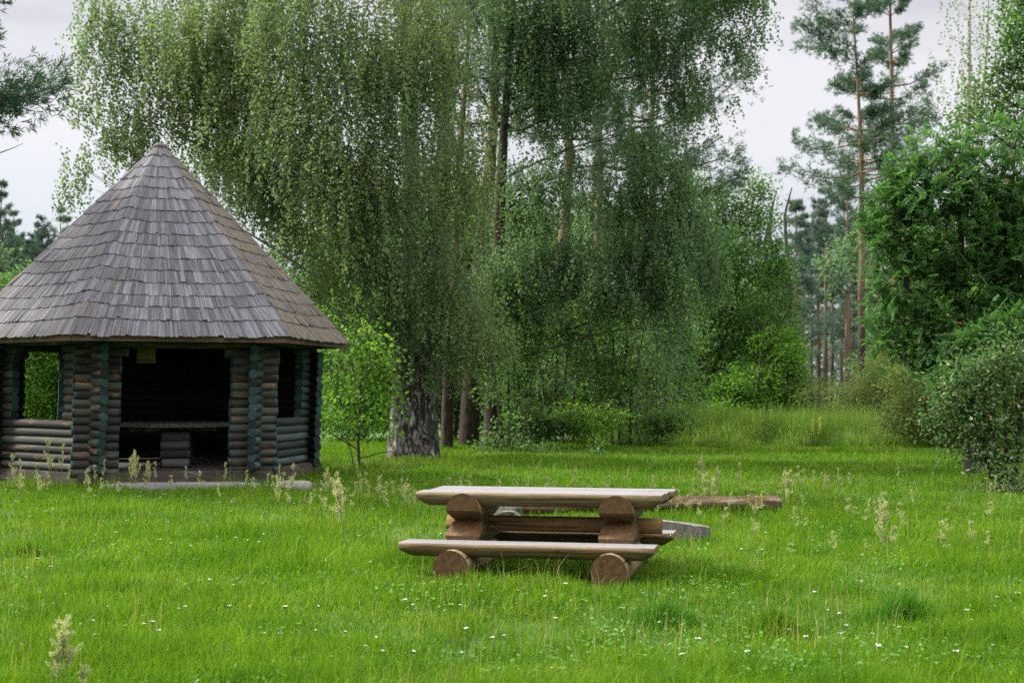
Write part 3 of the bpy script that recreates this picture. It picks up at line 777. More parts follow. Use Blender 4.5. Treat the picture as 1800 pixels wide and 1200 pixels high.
# ---------------------------------------------------------------- weeping birch beside the hut
def birch(root_px, Y, base_trunks, bl, label, seed, leafmat, dens=170, group=None, lenr=(.5, 1.6), per_m=24, bark='bark_birch', L=.056, name='birch_tree', rise=.5):
    r = rng_of(seed); rx = X(root_px, Y); root = (rx, Y, gz(rx, Y))
    t = thing(name, label, 'tree', root, 0, group)
    tb = Tubes(); trunks = []
    for pts, rads in base_trunks:
        P = [(X(px, Y + dy) - rx, dy, Z(py, Y + dy) - root[2]) for px, py, dy in pts]
        P, Rr = trunk_curve(P, rads, 40, r, .006); trunks.append((P, Rr))
        tb.add(P, Rr, 18, True, 0, .07, r)
    C, R, D = world_blobs(bl, Y, root, r)
    for c, rad in zip(C, R):
        P, Rr = trunks[int(np.argmin([abs(p[len(p) // 2][0] - c[0]) for p, _ in trunks]))]
        limbs_to(tb, r, P, Rr, [c], [rad], r.uniform(-.1, .5), .008, .07, .45, 6, rise * r.uniform(.5, 1.6))
    starts, lens = [], []
    for c, rad, d in zip(C, R, D):
        ml = (lenr[0] + lenr[1]) / 2 * min(max(rad[2], .45), 1.3)
        n = int(dens * d * PI * rad[0] * rad[2] / (L * L * .36) / (ml * per_m)) + 3
        q = in_blob(r, n, .35) * rad
        nz = r.random(n)
        l_ = r.uniform(*lenr, n) * np.clip(rad[2], .45, 1.3); q[:, 2] += l_ * .6; starts.append(c + q); lens.append(l_)
    S = np.concatenate(starts); Ln = np.concatenate(lens)
    # uneven: thin out by a slow 3d pattern
    keep = vnoise(S[:, 0] + S[:, 1] * .7, S[:, 2], 1.1, seed) * .5 + vnoise(S[:, 0] - S[:, 1], S[:, 2] * 1.1, 2.6, seed + 5) * .5
    k = r.random(len(S)) < np.clip((keep - .35) * 5.0, .03, 1)
    S, Ln = S[k], Ln[k]
    V = weeping_leaves(r, S, Ln, per_m, L, L * .78)
    finish(t, tb, V, M[bark], M[leafmat])
    return t, len(V) // 4

main_blobs = [(170, 30, 60, 50, None, .75), (250, 50, 95, 80), (185, 120, 60, 60, None, .7), (265, 160, 85, 75, None, .8), (150, 185, 32, 42, None, .6), (330, 100, 100, 90), (420, 60, 110, 90),
    (390, 180, 85, 80, None, .8), (480, 190, 110, 100), (330, 225, 70, 50, None, .75), (215, 225, 50, 45, None, .6), (150, 300, 40, 32, 0, .55), (205, 290, 55, 40, 0, .7), (250, 265, 60, 40, 0, .7), (118, 345, 26, 28, 0, .5), (165, 335, 40, 30, 0, .6), (190, 250, 30, 25, 0, .5),
    (560, 70, 120, 100, -2), (640, 210, 100, 110, -2.5), (540, 280, 95, 90, -2), (465, 330, 80, 75), (430, 280, 70, 60), (520, 400, 75, 65), (600, 380, 90, 85, -2), (690, 80, 110, 105, -2), (760, 150, 85, 130, -1), (700, 330, 100, 95, -2),
    (580, 470, 60, 60), (630, 500, 75, 65, -1), (680, 450, 90, 75, -2), (740, 520, 85, 70, -1.5), (650, 575, 75, 50, -1), (720, 570, 55, 35, -1.5, .7), (790, 430, 80, 90, -.5), (800, 320, 80, 90, 0), (810, 560, 70, 65, -.5), (800, 620, 50, 35, -1, .6), (775, 665, 35, 22, -1.0, .5), (640, 610, 40, 25, -1.2, .5), (835, 680, 40, 35, -.5, .45), (860, 620, 60, 45, 0, .7), (625, 640, 50, 30, 0, .5),
    (300, -80, 150, 100, None, .5), (560, -110, 200, 120, None, .5), (760, -60, 150, 110, None, .6), (500, -300, 260, 150, None, .3), (700, -420, 220, 160, None, .3), (420, 330, 50, 60, 2, .8), (370, 290, 60, 50, 2, .8), (540, 520, 45, 35, .5, .8)]
main_blobs = [(q + (None, 1.0))[:6] if len(q) == 4 else (q + (1.0,))[:6] for q in main_blobs]
main_blobs = [q[:5] + (q[5] * (.72 if q[0] < 360 else .9),) for q in main_blobs]
birch(722, 33.4, [([(722, 822, 0), (716, 800, 0), (714, 740, 0), (718, 640, .1), (726, 480, .2), (722, 300, .4), (715, 100, .5), (700, -250, .6), (690, -600, .6)], [.62, .50, .40, .34, .29, .24, .19, .12, .03]),
                  ([(742, 820, .1), (745, 790, .1), (746, 720, .1), (752, 600, .2), (764, 450, .3), (785, 250, .4), (800, 50, .6), (815, -300, .8)], [.50, .38, .30, .26, .22, .18, .13, .03])],
      main_blobs, 'huge weeping birch with a thick rugged double trunk beside the hut', 101, 'birch', 4.7, L=.074, per_m=28)

right_blobs = [(880, 60, 60, 90, None, .8), (930, 160, 60, 80, None, .6), (950, 320, 70, 50, None, .5), (1000, 210, 60, 50, None, .6), (960, 110, 55, 50, None, .5), (1050, 130, 45, 50, None, .45), (905, 420, 70, 70, None, .6), (985, 400, 60, 40, None, .6), (1030, 50, 70, 45, None, .55), (970, 20, 60, 50, None, .55), (1100, 50, 90, 70, None, .7), (1170, 80, 80, 80, None, .8), (1110, 170, 65, 70, None, .6), (1195, 190, 55, 60, None, .7), (1110, 280, 65, 55, None, .5),
    (1165, 330, 65, 60), (1085, 380, 50, 55, None, .7), (1030, 300, 50, 40, None, .4), (960, 480, 80, 60), (1050, 480, 80, 60), (1140, 450, 80, 70), (1215, 420, 50, 70), (900, 520, 70, 70), (1090, 530, 80, 45, None, .5), (1180, 520, 70, 50, None, .6), (1225, 500, 50, 50, None, .7),
    (1250, 40, 55, 50), (1300, 15, 55, 40), (1335, 50, 28, 45, None, .7), (1290, 100, 35, 45, None, .7), (1320, 130, 16, 30, None, .35), (1285, 170, 18, 40, None, .4), (1245, 110, 40, 40, None, .7), (1230, -80, 130, 80, None, .5), (1000, -100, 150, 100, None, .5), (1000, -300, 200, 120, None, .3), (1190, 570, 30, 80, -1, .4)]
birch(866, 38.5, [([(866, 792, 0), (866, 760, 0), (868, 640, 0), (876, 400, 0), (890, 200, 0), (905, 0, 0), (915, -300, 0)], [.36, .26, .20, .15, .11, .07, .03])],
      right_blobs, 'dark green birch with long hanging boughs behind the group of bare trunks', 102, 'birch_dark', 9.0, L=.078, per_m=28, rise=.35, bark='bark_dark')

# ---------------------------------------------------------------- pines
def pine(name, label, loc, h, crown, maxlen, seed, lean=(0, 0), r0=.2, n_whorl=16, per_limb=26, tuft=.16, bark='bark_pine', leaf='needle', dead=6, profile=None, group=None, pts=None, flat=.35, dens=1.0, needles=10, pad=1.0):
    """straight pine: bare lower trunk, whorls of limbs with needle pads on their outer part"""
    r = rng_of(seed)
    t = thing(name, label, 'tree', loc, 0, group); tb = Tubes()
    if pts is None: pts = [(0, 0, -.1), (lean[0] * .4, lean[1] * .4, h * .5), (lean[0], lean[1], h)]
    P, Rr = trunk_curve(pts, np.linspace(r0, r0 * .12, len(pts)), 30, r, .012)
    tb.add(P, Rr, 9, True, 0, .04, r)
    zs = P[:, 2]
    def at(z): return np.array([np.interp(z, zs, P[:, k]) for k in range(3)]), np.interp(z, zs, Rr)
    C, D = [], []
    zb = h * (1 - crown)
    for i in range(n_whorl):
        f = (i + r.uniform(.1, .9)) / n_whorl; zz = zb + (h - zb) * f
        prof = (1 - f) ** .55 * (.55 + .45 * min(1, f * 4)) if profile is None else profile(f)
        for j in range(int(r.integers(3, 6))):
            if r.random() < .12: continue
            az = r.uniform(0, 2 * PI); ln = maxlen * prof * r.uniform(.45, 1.1) + .15
            p0, rr = at(zz); d = np.array([math.cos(az), math.sin(az), 0])
            el = r.uniform(-.12, .35) + f * .5
            n = 8; s = np.linspace(0, 1, n)[:, None]
            pts_ = p0 + d * ln * s + np.array([0, 0, 1.0]) * (el * ln * s - .22 * ln * s * (1 - s) * 2 * (1 - f))
            pts_[1:] += np.cumsum(r.normal(0, .035 * ln, (n - 1, 3)), 0) * .5
            tb.add(pts_, np.linspace(min(rr * .45, .02 + .014 * ln), .006, n), 4, False)
            m = int(1.8 * per_limb * (.4 + ln / maxlen) * dens)
            u = r.uniform(.30, 1.0, m) ** .8
            idx = np.clip((u * (n - 1)).astype(int), 0, n - 2); fr = (u * (n - 1) - idx)[:, None]
            q = pts_[idx] * (1 - fr) + pts_[idx + 1] * fr
            side = np.cross(d, [0, 0, 1.0]); w = pad * (.10 + .26 * ln * (1 - np.abs(u - .7) * 1.2))
            off = r.normal(0, 1, (m, 1)) * side * w[:, None] * .6 + np.stack([np.zeros(m), np.zeros(m), r.normal(.06, 1, m) * w * flat], -1)
            C.append(q + off); D.append(unit(d * .8 + off / np.maximum(w[:, None], .05) * .6 + np.array([0, 0, .35]) + r.normal(0, .25, (m, 3))))
    for i in range(dead):
        zz = zb * r.uniform(.55, 1.0); p0, rr = at(zz); az = r.uniform(0, 2 * PI); ln = r.uniform(.4, 1.6)
        tb.add(curve(p0, p0 + np.array([math.cos(az), math.sin(az), r.uniform(-.3, .2)]) * ln, 5, -.05, .04, r), np.linspace(.022, .005, 5), 4, False)
    C = np.concatenate(C); D = np.concatenate(D)
    V = needle_tufts(r, C, D, needles, tuft, tuft * .13)
    finish(t, tb, V, M[bark], M[leaf])
    return t

def ploc(px, Y): x = X(px, Y); return (x, Y, gz(x, Y))
def height(py, Y): return Z(py, Y)
def tpts(px_base, Y, L):
    x0 = X(px_base, Y); return [(X(px, Y) - x0, 0, Z(py, Y)) for px, py in L]

# middle group: trunks that rise through the birch foliage
pine('pine_tree', 'dark trunked pine whose orange upper trunk rises above the other bare trunks', ploc(822, 40.5), 20.5, .62, 3.2, 201, r0=.33, n_whorl=15, per_limb=30, tuft=.15, pts=tpts(822, 40.5, [(822, 800), (826, 700), (845, 450), (868, 250), (876, 0), (880, -400)]))
pine('pine_tree', 'slender pine with a thin dark trunk just right of the birch trunk', ploc(785, 39), 17.0, .45, 2.2, 202, r0=.19, n_whorl=10, per_limb=24, pts=tpts(785, 39, [(785, 800), (786, 650), (800, 400), (820, 100), (830, -250)]))
pine('pine_tree', 'tall pine with an orange trunk showing through gaps right of the birch', ploc(962, 47), 21.5, .55, 3.4, 203, r0=.26, n_whorl=14, per_limb=30, pts=tpts(962, 47, [(962, 775), (968, 650), (985, 450), (1004, 280), (985, 60), (980, -200), (975, -420)]))
pine('pine_tree', 'pine with an orange trunk in the gap at centre right of the foliage', ploc(1040, 50), 21.0, .62, 3.6, 204, r0=.22, n_whorl=15, per_limb=34, pts=tpts(1040, 50, [(1040, 770), (1046, 600), (1050, 400), (1058, 120), (1064, -350)]))
pine('pine_tree', 'pine hidden in the foliage with bluish boughs reaching out to the right sky', ploc(1140, 45), 17.5, .66, 3.9, 205, r0=.22, n_whorl=17, per_limb=70, pts=tpts(1140, 45, [(1140, 775), (1146, 500), (1150, 250), (1155, -150)]), profile=lambda f: .85 if f < .75 else .6)
# right pair
pine('pine_tree', 'left one of two tall pines against the sky, dead branch low on its trunk', ploc(1513, 62), 18.6, .47, 3.3, 206, r0=.20, n_whorl=13, per_limb=52, pad=.8, tuft=.20, pts=tpts(1513, 62, [(1516, 770), (1512, 560), (1513, 350), (1508, 180), (1497, 10)]), profile=lambda f: .75 + .25 * math.sin(f * 9) if f < .8 else .45, dead=5)
pine('pine_tree', 'right and taller one of two tall pines against the sky', ploc(1572, 66), 24.0, .52, 3.6, 207, r0=.19, n_whorl=16, per_limb=48, pad=.8, tuft=.20, pts=tpts(1572, 66, [(1578, 760), (1570, 300), (1568, 100), (1565, -150)]), profile=lambda f: .65 + .35 * math.sin(f * 7 + 1) if f < .8 else .5, dead=8)
# left edge: boughs of a pine standing outside the picture
pine('pine_tree', 'pine at the left edge whose bluish boughs hang into the sky', ploc(-222, 24), 13.5, .56, 3.05, 208, r0=.22, n_whorl=18, per_limb=110, tuft=.15, needles=11, pad=.6, flat=.5, profile=lambda f: .95 if f < .7 else .5, dead=10)

# far pines: a few built, the rest copied
far_group = 'far pines behind the clearing'
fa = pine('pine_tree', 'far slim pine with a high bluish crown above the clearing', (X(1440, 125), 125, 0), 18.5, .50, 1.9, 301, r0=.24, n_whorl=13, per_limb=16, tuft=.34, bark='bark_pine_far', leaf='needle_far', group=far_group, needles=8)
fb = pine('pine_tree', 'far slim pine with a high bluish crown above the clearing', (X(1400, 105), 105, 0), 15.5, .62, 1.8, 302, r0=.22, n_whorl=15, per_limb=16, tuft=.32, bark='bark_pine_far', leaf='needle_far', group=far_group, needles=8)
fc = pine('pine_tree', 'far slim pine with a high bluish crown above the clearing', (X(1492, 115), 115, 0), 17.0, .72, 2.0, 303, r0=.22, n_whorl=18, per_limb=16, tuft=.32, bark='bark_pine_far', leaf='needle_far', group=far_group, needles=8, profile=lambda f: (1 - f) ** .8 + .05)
rf = rng_of(5)
far_spots = [(1452, 118, 1.0), (1462, 132, 1.08), (1412, 120, .95), (1478, 140, .98), (1500, 128, 1.05), (1528, 120, 1.0), (1425, 145, 1.0), (1385, 125, .85), (1370, 140, .95), (1545, 135, 1.0), (1600, 130, 1.0), (1640, 125, 1.1), (1488, 105, .95), (1340, 130, .8), (1255, 125, .9), (1180, 120, 1.0), (1085, 115, 1.0), (1010, 122, 1.05), (930, 118, 1.0), (690, 120, 1.0), (560, 110, .9)]
for i, (px, Y, s) in enumerate(far_spots):
    copy_tree((fa, fb, fc)[i % 3], (X(px, Y), Y, 0), rf.uniform(0, 6), s)
left_group = 'far pines left of the hut'
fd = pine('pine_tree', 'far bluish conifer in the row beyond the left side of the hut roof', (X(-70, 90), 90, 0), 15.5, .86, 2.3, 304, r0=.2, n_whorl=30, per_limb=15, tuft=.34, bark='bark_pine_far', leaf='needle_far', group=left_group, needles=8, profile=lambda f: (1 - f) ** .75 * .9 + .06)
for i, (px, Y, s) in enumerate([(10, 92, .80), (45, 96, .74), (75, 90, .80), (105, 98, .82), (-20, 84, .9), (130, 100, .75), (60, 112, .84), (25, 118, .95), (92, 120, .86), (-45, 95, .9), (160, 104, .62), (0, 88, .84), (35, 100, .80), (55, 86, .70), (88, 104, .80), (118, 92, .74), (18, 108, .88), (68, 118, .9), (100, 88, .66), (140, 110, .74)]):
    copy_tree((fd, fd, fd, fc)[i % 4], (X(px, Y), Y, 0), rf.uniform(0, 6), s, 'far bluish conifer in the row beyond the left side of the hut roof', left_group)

# trees of the wood behind: two kinds built, the rest copied
wood_group = 'leafy trees of the wood behind the birches'
WLAB = 'dense leafy tree standing in the shade behind the birches and the thicket'
def wood_tree(seed, leaf, h):
    Yw = 78.0; k = F / Yw; rr = rng_of(seed); bl = []
    for i in range(22):
        f = rr.uniform(.12, .95); wv = math.sin(f * PI) ** .6 * .33 * h
        bl.append((900 + rr.normal(0, .55) * wv * k, YH + (H - f * h) * k, rr.uniform(.9, 1.6) * k, rr.uniform(.7, 1.3) * k, rr.normal(0, .5) * wv))
    return broadleaf('wood_tree', WLAB, 'tree', 900, Yw, [([(900, YH + H * k, 0), (902, YH + (H - h * .5) * k, 0), (899, YH + (H - h * .93) * k, 0)], [.16, .11, .02])], bl, seed, leaf, bark='bark_dark', dens=3.2, per=14, spread=.35, L=.22, Wd=.17, thin=.15)[0]
wood_protos = []
def build_wood():
    for sd, lf, hh in ((451, 'alder', 10.5), (452, 'birch_dark', 12.0), (453, 'bright', 7.0)): wood_protos.append(wood_tree(sd, lf, hh))
    spots = [(880, 72, 1.0, 0), (930, 80, 1.0, 1), (985, 70, .8, 0), (1040, 82, 1.05, 1), (1095, 74, .95, 0), (1150, 84, 1.0, 1), (1205, 76, .9, 0), (1265, 84, .9, 1), (820, 76, 1.1, 1), (750, 72, 1.0, 0), (690, 80, 1.05, 1), (620, 70, .9, 0), (560, 78, .9, 1), (490, 74, .8, 0), (960, 64, .8, 2), (1060, 66, .9, 2), (1180, 66, .8, 2), (640, 60, .9, 2), (570, 62, .8, 2), (60, 66, .72, 0), (-40, 70, .8, 1), (130, 72, .7, 1), (1330, 78, .85, 0), (1590, 80, 1.0, 1), (1660, 74, 1.0, 0), (1730, 80, 1.1, 1), (1800, 72, 1.1, 0), (1560, 92, .7, 0), (1700, 60, .9, 2)]
    seen = set()
    for px, Y, s_, kd in spots:
        x = X(px, Y)
        if kd not in seen: o = wood_protos[kd]; seen.add(kd); o.location = (x, Y, 0); o.scale = (s_,) * 3; o['group'] = wood_group
        else: copy_tree(wood_protos[kd], (x, Y, 0), px * .37, s_, None, wood_group)
# two dead snags
for px, top, Y, lb in ((1362, 338, 88, 'dead bare tree top left of the far pines, the left one of two snags'), (1384, 330, 92, 'dead bare tree top left of the far pines, the right one of two snags')):
    rr = rng_of(px); t = thing('dead_tree', lb, 'dead tree', ploc(px, Y)); tb = Tubes()
    hh = Z(top, Y); P, Rr = trunk_curve([(0, 0, 0), (.1, 0, hh * .6), (-.25, 0, hh * .88), (.25, 0, hh)], [.2, .15, .1, .04], 24, rr, .02); tb.add(P, Rr, 7)
    for _ in range(9):
        i = int(rr.integers(12, 22)); d = rand_unit(rr, 1)[0]; d[2] = abs(d[2]) * .8 + .2
        tb.add(curve(P[i], P[i] + d * rr.uniform(.5, 1.5), 5, 0, .05, rr), np.linspace(.05, .01, 5), 4, False)
    mesh_obj('trunk', tb.mesh('trunk'), M['bark_twig'], t)

# ---------------------------------------------------------------- broadleaf trees and shrubs
def broadleaf(name, label, cat, px, Y, trunks, bl, seed, leaf, bark='bark_twig', dens=40, per=14, spread=.16, L=.08, Wd=.055, kind='cluster', group=None, rise=.6, shell=.25, thin=.2, limb=.02, stems=True, up=.8):
    r = rng_of(seed); rx = X(px, Y); root = (rx, Y, gz(rx, Y)); t = thing(name, label, cat, root, 0, group)
    tb = Tubes(); trs = []
    for pts, rads in trunks:
        P = [(X(a, Y + dy) - rx, dy, Z(c, Y + dy) - root[2]) for a, c, dy in pts]
        P, Rr = trunk_curve(P, rads, 22, r, .008); trs.append((P, Rr)); tb.add(P, Rr, 8, True, 0, .05, r)
    C, R, D = world_blobs(bl, Y, root, r)
    if stems:
        for c, rad in zip(C, R):
            P, Rr = trs[int(np.argmin([np.min(np.linalg.norm(p - c, axis=1)) for p, _ in trs]))]
            limbs_to(tb, r, P, Rr, [c], [rad], .4, limb * .5, .4, 1, 5, rise)
    cs, ds = [], []
    for c, rad, d in zip(C, R, D):
        la = L * Wd * .5 if kind == 'cluster' else 13 * (L * .36) * Wd * .5
        n = int(dens * d * PI * rad[0] * rad[2] / (la * per)) + 4
        q = in_blob(r, n, shell); cs.append(c + q * rad); ds.append(unit(q + np.array([0, 0, .15])))
    Cc = np.concatenate(cs); Dd = np.concatenate(ds)
    nz = vnoise(Cc[:, 0] + .6 * Cc[:, 1], Cc[:, 2], 1.4, seed) * .6 + vnoise(Cc[:, 0] - Cc[:, 1], Cc[:, 2], 3.1, seed + 3) * .4
    k = r.random(len(Cc)) < np.clip((nz - thin) * 2.8, .05, 1); Cc, Dd = Cc[k], Dd[k]
    Cc[:, 2] = np.maximum(Cc[:, 2], .05)
    if kind == 'cluster': V = cluster_leaves(r, Cc, Dd, per, spread, L, Wd, up=up)
    else: V = pinnate_leaves(r, Cc, Dd, per, 6, L, Wd, L * .36)
    finish(t, tb, V, M[bark], M[leaf])
    return t, Cc, Dd, r

# sapling between hut and birch
broadleaf('maple_sapling', 'young bright green sapling with thin crooked stems between the hut and the birch', 'sapling', 632, 30,
    [([(634, 830, 0), (630, 780, 0), (632, 740, 0), (634, 690, 0), (640, 610, 0)], [.035, .03, .026, .02, .008]), ([(632, 770, 0), (610, 745, 0), (595, 690, .2), (580, 640, .3)], [.022, .02, .014, .006]), ([(631, 790, 0), (600, 770, .1), (572, 755, .2)], [.018, .014, .006]), ([(634, 805, 0), (670, 795, 0), (700, 792, .1)], [.014, .012, .006]), ([(622, 832, .1), (614, 790, .1), (606, 770, .2)], [.014, .012, .006])],
    [(600, 640, 45, 35), (650, 620, 45, 35), (585, 700, 35, 35), (640, 680, 35, 30, None, .7), (668, 700, 35, 30), (610, 740, 45, 25), (660, 750, 40, 25, None, .8), (575, 750, 25, 20), (625, 600, 50, 30), (680, 655, 25, 30), (588, 605, 30, 25)], 401, 'bright', dens=1.9, per=9, L=.10, Wd=.085, thin=.25, limb=.012)
# bushes seen behind
broadleaf('leafy_bush', 'bright green leafy bush seen through the left window of the hut', 'bush', 60, 36.5, [([(60, 800, 0), (65, 700, 0), (60, 620, 0)], [.05, .04, .01])],
    [(30, 640, 60, 50), (90, 640, 60, 50), (60, 590, 60, 40), (20, 710, 60, 45), (80, 715, 60, 45), (120, 690, 45, 45), (60, 760, 70, 40)], 402, 'bright', dens=6, per=12, L=.10, Wd=.08, thin=.05)
broadleaf('leafy_bush', 'bright backlit bush behind the sapling right of the hut', 'bush', 640, 46, [([(640, 770, 0), (640, 700, 0), (645, 600, 0)], [.06, .05, .01])],
    [(585, 640, 45, 45), (630, 600, 50, 45), (680, 620, 50, 50), (600, 700, 50, 40), (660, 690, 50, 45), (700, 690, 40, 40), (620, 740, 60, 28), (680, 735, 50, 28), (575, 590, 40, 40)], 403, 'bright', dens=4, per=12, L=.11, Wd=.085, thin=.15)
for i, (px, Y, bl, lb, lm, sd) in enumerate([
    (800, 47, [(770, 640, 50, 50), (820, 610, 60, 50), (800, 700, 60, 40), (850, 690, 50, 45), (760, 720, 45, 30), (880, 640, 50, 60), (830, 745, 50, 20)], 'shady green thicket behind the bare trunks right of the birch', 'alder', 404),
    (930, 44, [(900, 600, 45, 45), (960, 610, 50, 45), (900, 650, 45, 45), (950, 640, 50, 45), (920, 700, 55, 40), (975, 700, 45, 40), (900, 735, 40, 25), (960, 745, 50, 22)], 'leafy bush with yellowish leaves below the hanging boughs at the centre', 'bright', 405),
    (1030, 46, [(1010, 590, 45, 35), (1060, 580, 45, 40), (1000, 640, 45, 40), (1050, 630, 50, 45), (1020, 690, 50, 35), (1075, 680, 50, 40), (1010, 735, 45, 25), (1060, 740, 50, 25)], 'bright yellow green bush glowing under the hanging boughs', 'bright', 406),
    (1110, 45, [(1100, 600, 40, 35), (1090, 700, 45, 40), (1130, 690, 50, 40), (1110, 740, 55, 25), (1150, 735, 45, 28), (1120, 650, 40, 35)], 'dense green bush left of the forked alder', 'alder', 407),
    (1165, 48, [(1160, 560, 40, 40), (1205, 540, 35, 40), (1150, 620, 40, 40), (1190, 600, 45, 40), (1180, 660, 40, 35), (1200, 700, 40, 35), (1170, 735, 40, 25)], 'bright green bush right behind the hanging birch boughs', 'bright', 408)]):
    broadleaf('leafy_bush', lb, 'bush', px, Y, [([(px, 770, 0), (px + 3, 700, 0), (px - 5, 620, 0)], [.07, .05, .015]), ([(px + 14, 768, .3), (px + 22, 690, .3), (px + 30, 640, .3)], [.05, .04, .01]), ([(px - 22, 768, -.2), (px - 26, 690, -.2), (px - 30, 640, 0)], [.05, .04, .01])], bl, sd, lm, dens=5, per=12, L=.12, Wd=.09, thin=.2)
YT = 'young trees under the hanging boughs'
for px, Y, bl, lb, lm, sd in [
    (905, 37.5, [(880, 560, 45, 40), (920, 590, 45, 40), (890, 640, 50, 35), (935, 650, 40, 35), (905, 520, 40, 35), (870, 690, 35, 25), (925, 700, 35, 25, None, .7)], 'young leafy tree right in front of the rightmost bare dark trunk', 'alder', 471),
    (985, 41, [(965, 540, 45, 40), (1010, 560, 45, 40), (960, 590, 45, 40), (1010, 620, 50, 35), (970, 660, 45, 28), (1000, 510, 40, 35), (1030, 670, 35, 22, None, .6)], 'young tree with several thin dark stems at the middle of the wood edge', 'birch_dark', 472),
    (1085, 40, [(1060, 570, 45, 40), (1110, 580, 45, 40), (1080, 630, 55, 35), (1130, 640, 40, 35), (1060, 680, 40, 22, None, .6), (1110, 690, 45, 25, None, .7), (1090, 530, 40, 35)], 'leafy young tree between the thin stemmed one and the forked alder', 'alder', 473),
    (1165, 43, [(1150, 560, 45, 40), (1195, 580, 40, 40), (1140, 620, 45, 35), (1190, 640, 45, 35), (1160, 690, 45, 28, None, .8), (1205, 700, 35, 25, None, .8), (1120, 715, 35, 18, None, .6)], 'leafy young tree right beside the forked alder trunk', 'birch_dark', 474)]:
    broadleaf('young_tree', lb, 'tree', px, Y, [([(px + d, 782, d * .02), (px + d * 1.1, 690, d * .02), (px + d * 1.9 + (d % 7) * 2, 600, d * .02), (px + d * 2.2, 540, 0)], [.040, .030, .02, .008]) for d in (-26, -9, 4, 23)], bl, sd, lm, bark='bark_dark', dens=3.6, per=12, spread=.20, L=.095, Wd=.07, thin=.28, limb=.014)
for px, Y, bl, lb, sd, lf in [(945, 38.6, [(920, 735, 35, 25), (955, 745, 35, 20), (985, 738, 30, 22), (935, 765, 40, 12)], 'low leafy undergrowth between the bare trunks and the thin stemmed young tree', 475, 'alder'),
    (1040, 38.9, [(1015, 735, 35, 25), (1050, 745, 35, 20), (1075, 735, 30, 25), (1040, 765, 45, 10)], 'low bright undergrowth at the middle of the wood edge', 476, 'bright'),
    (1140, 40.5, [(1110, 735, 35, 25), (1150, 740, 40, 22), (1185, 738, 35, 22), (1145, 760, 50, 10)], 'low leafy undergrowth left of the forked alder foot', 477, 'alder')]:
    broadleaf('undergrowth_shrub', lb, 'shrub', px, Y, [([(px + d, 785, 0), (px + d * 1.6, 745, 0), (px + d * 2, 715, 0)], [.02, .015, .006]) for d in (-14, 2, 13)], bl, sd, lf, dens=4.5, per=9, spread=.14, L=.10, Wd=.075, thin=.2, limb=.008)
# alder at centre right
broadleaf('alder_tree', 'bushy alder with a dark forked trunk at the right end of the birch foliage', 'tree', 1227, 58,
    [([(1224, 757, 0), (1226, 700, 0), (1232, 650, 0), (1238, 560, 0), (1240, 400, 0)], [.17, .13, .11, .08, .02]), ([(1228, 700, 0), (1250, 660, .2), (1275, 600, .4), (1300, 480, .5), (1325, 350, .5)], [.09, .08, .07, .05, .01])],
    [(1325, 335, 20, 38), (1345, 345, 16, 30), (1300, 390, 50, 40), (1345, 400, 30, 40), (1250, 400, 55, 55), (1285, 450, 65, 50), (1350, 460, 35, 45), (1225, 470, 50, 55), (1310, 520, 75, 50), (1370, 520, 32, 45), (1240, 560, 65, 50), (1300, 590, 75, 45), (1360, 590, 45, 45), (1195, 600, 55, 45), (1260, 640, 60, 38), (1200, 540, 50, 50), (1215, 345, 45, 50), (1270, 345, 30, 30, None, .7), (1180, 660, 45, 40), (1380, 470, 16, 35, None, .6)], 410, 'alder', bark='bark_dark', dens=4.2, per=16, spread=.24, L=.12, Wd=.095, thin=.16)
broadleaf('alder_tree', 'young bright green alder with pale thin stems right of the forked alder', 'tree', 1350, 56,
    [([(1328, 757, 0), (1330, 690, 0), (1338, 620, 0)], [.06, .05, .02]), ([(1345, 757, .3), (1352, 700, .2), (1362, 620, .2)], [.06, .05, .02]), ([(1268, 757, .2), (1272, 690, .3), (1282, 640, .2)], [.05, .045, .02]), ([(1300, 757, .4), (1312, 715, .4), (1330, 690, .3)], [.05, .045, .03])],
    [(1340, 620, 50, 40), (1385, 620, 32, 45), (1320, 680, 50, 35), (1375, 680, 42, 38), (1290, 690, 45, 32), (1345, 725, 45, 25), (1395, 720, 26, 28), (1400, 660, 18, 35, None, .7), (1270, 730, 35, 22)], 411, 'bright', dens=5.5, per=13, L=.12, Wd=.09, thin=.2)
# willow shrubs across the clearing
for i, (px, Y, bl, lb) in enumerate([
    (1440, 56, [(1425, 700, 32, 32), (1455, 690, 32, 30), (1440, 735, 45, 22), (1410, 735, 25, 25), (1470, 725, 35, 25)], 'low olive willow shrub in front of the far pine trunks'),
    (1535, 50, [(1500, 700, 40, 32), (1545, 680, 45, 40), (1580, 690, 40, 45), (1520, 735, 50, 25), (1570, 735, 50, 28), (1560, 640, 35, 35)], 'olive willow shrub below the tall pair of pines'),
    (1635, 40, [(1600, 670, 45, 42), (1645, 650, 50, 50), (1620, 725, 60, 38), (1680, 700, 50, 50), (1585, 735, 40, 30), (1660, 760, 60, 28), (1690, 640, 45, 50), (1640, 600, 45, 40), (1700, 760, 50, 35), (1720, 690, 50, 50)], 'grey green willow thicket left of the dark bush')]):
    broadleaf('willow_shrub', lb, 'shrub', px, Y, [([(px + d, 775, 0), (px + d * 1.3, 720, 0), (px + d * 1.8, 670, 0)], [.03, .025, .008]) for d in (-20, -7, 6, 20)], bl, 420 + i, 'willow', dens=4.5, per=11, spread=.16, L=.12, Wd=.035, thin=.2, limb=.012, up=.3)
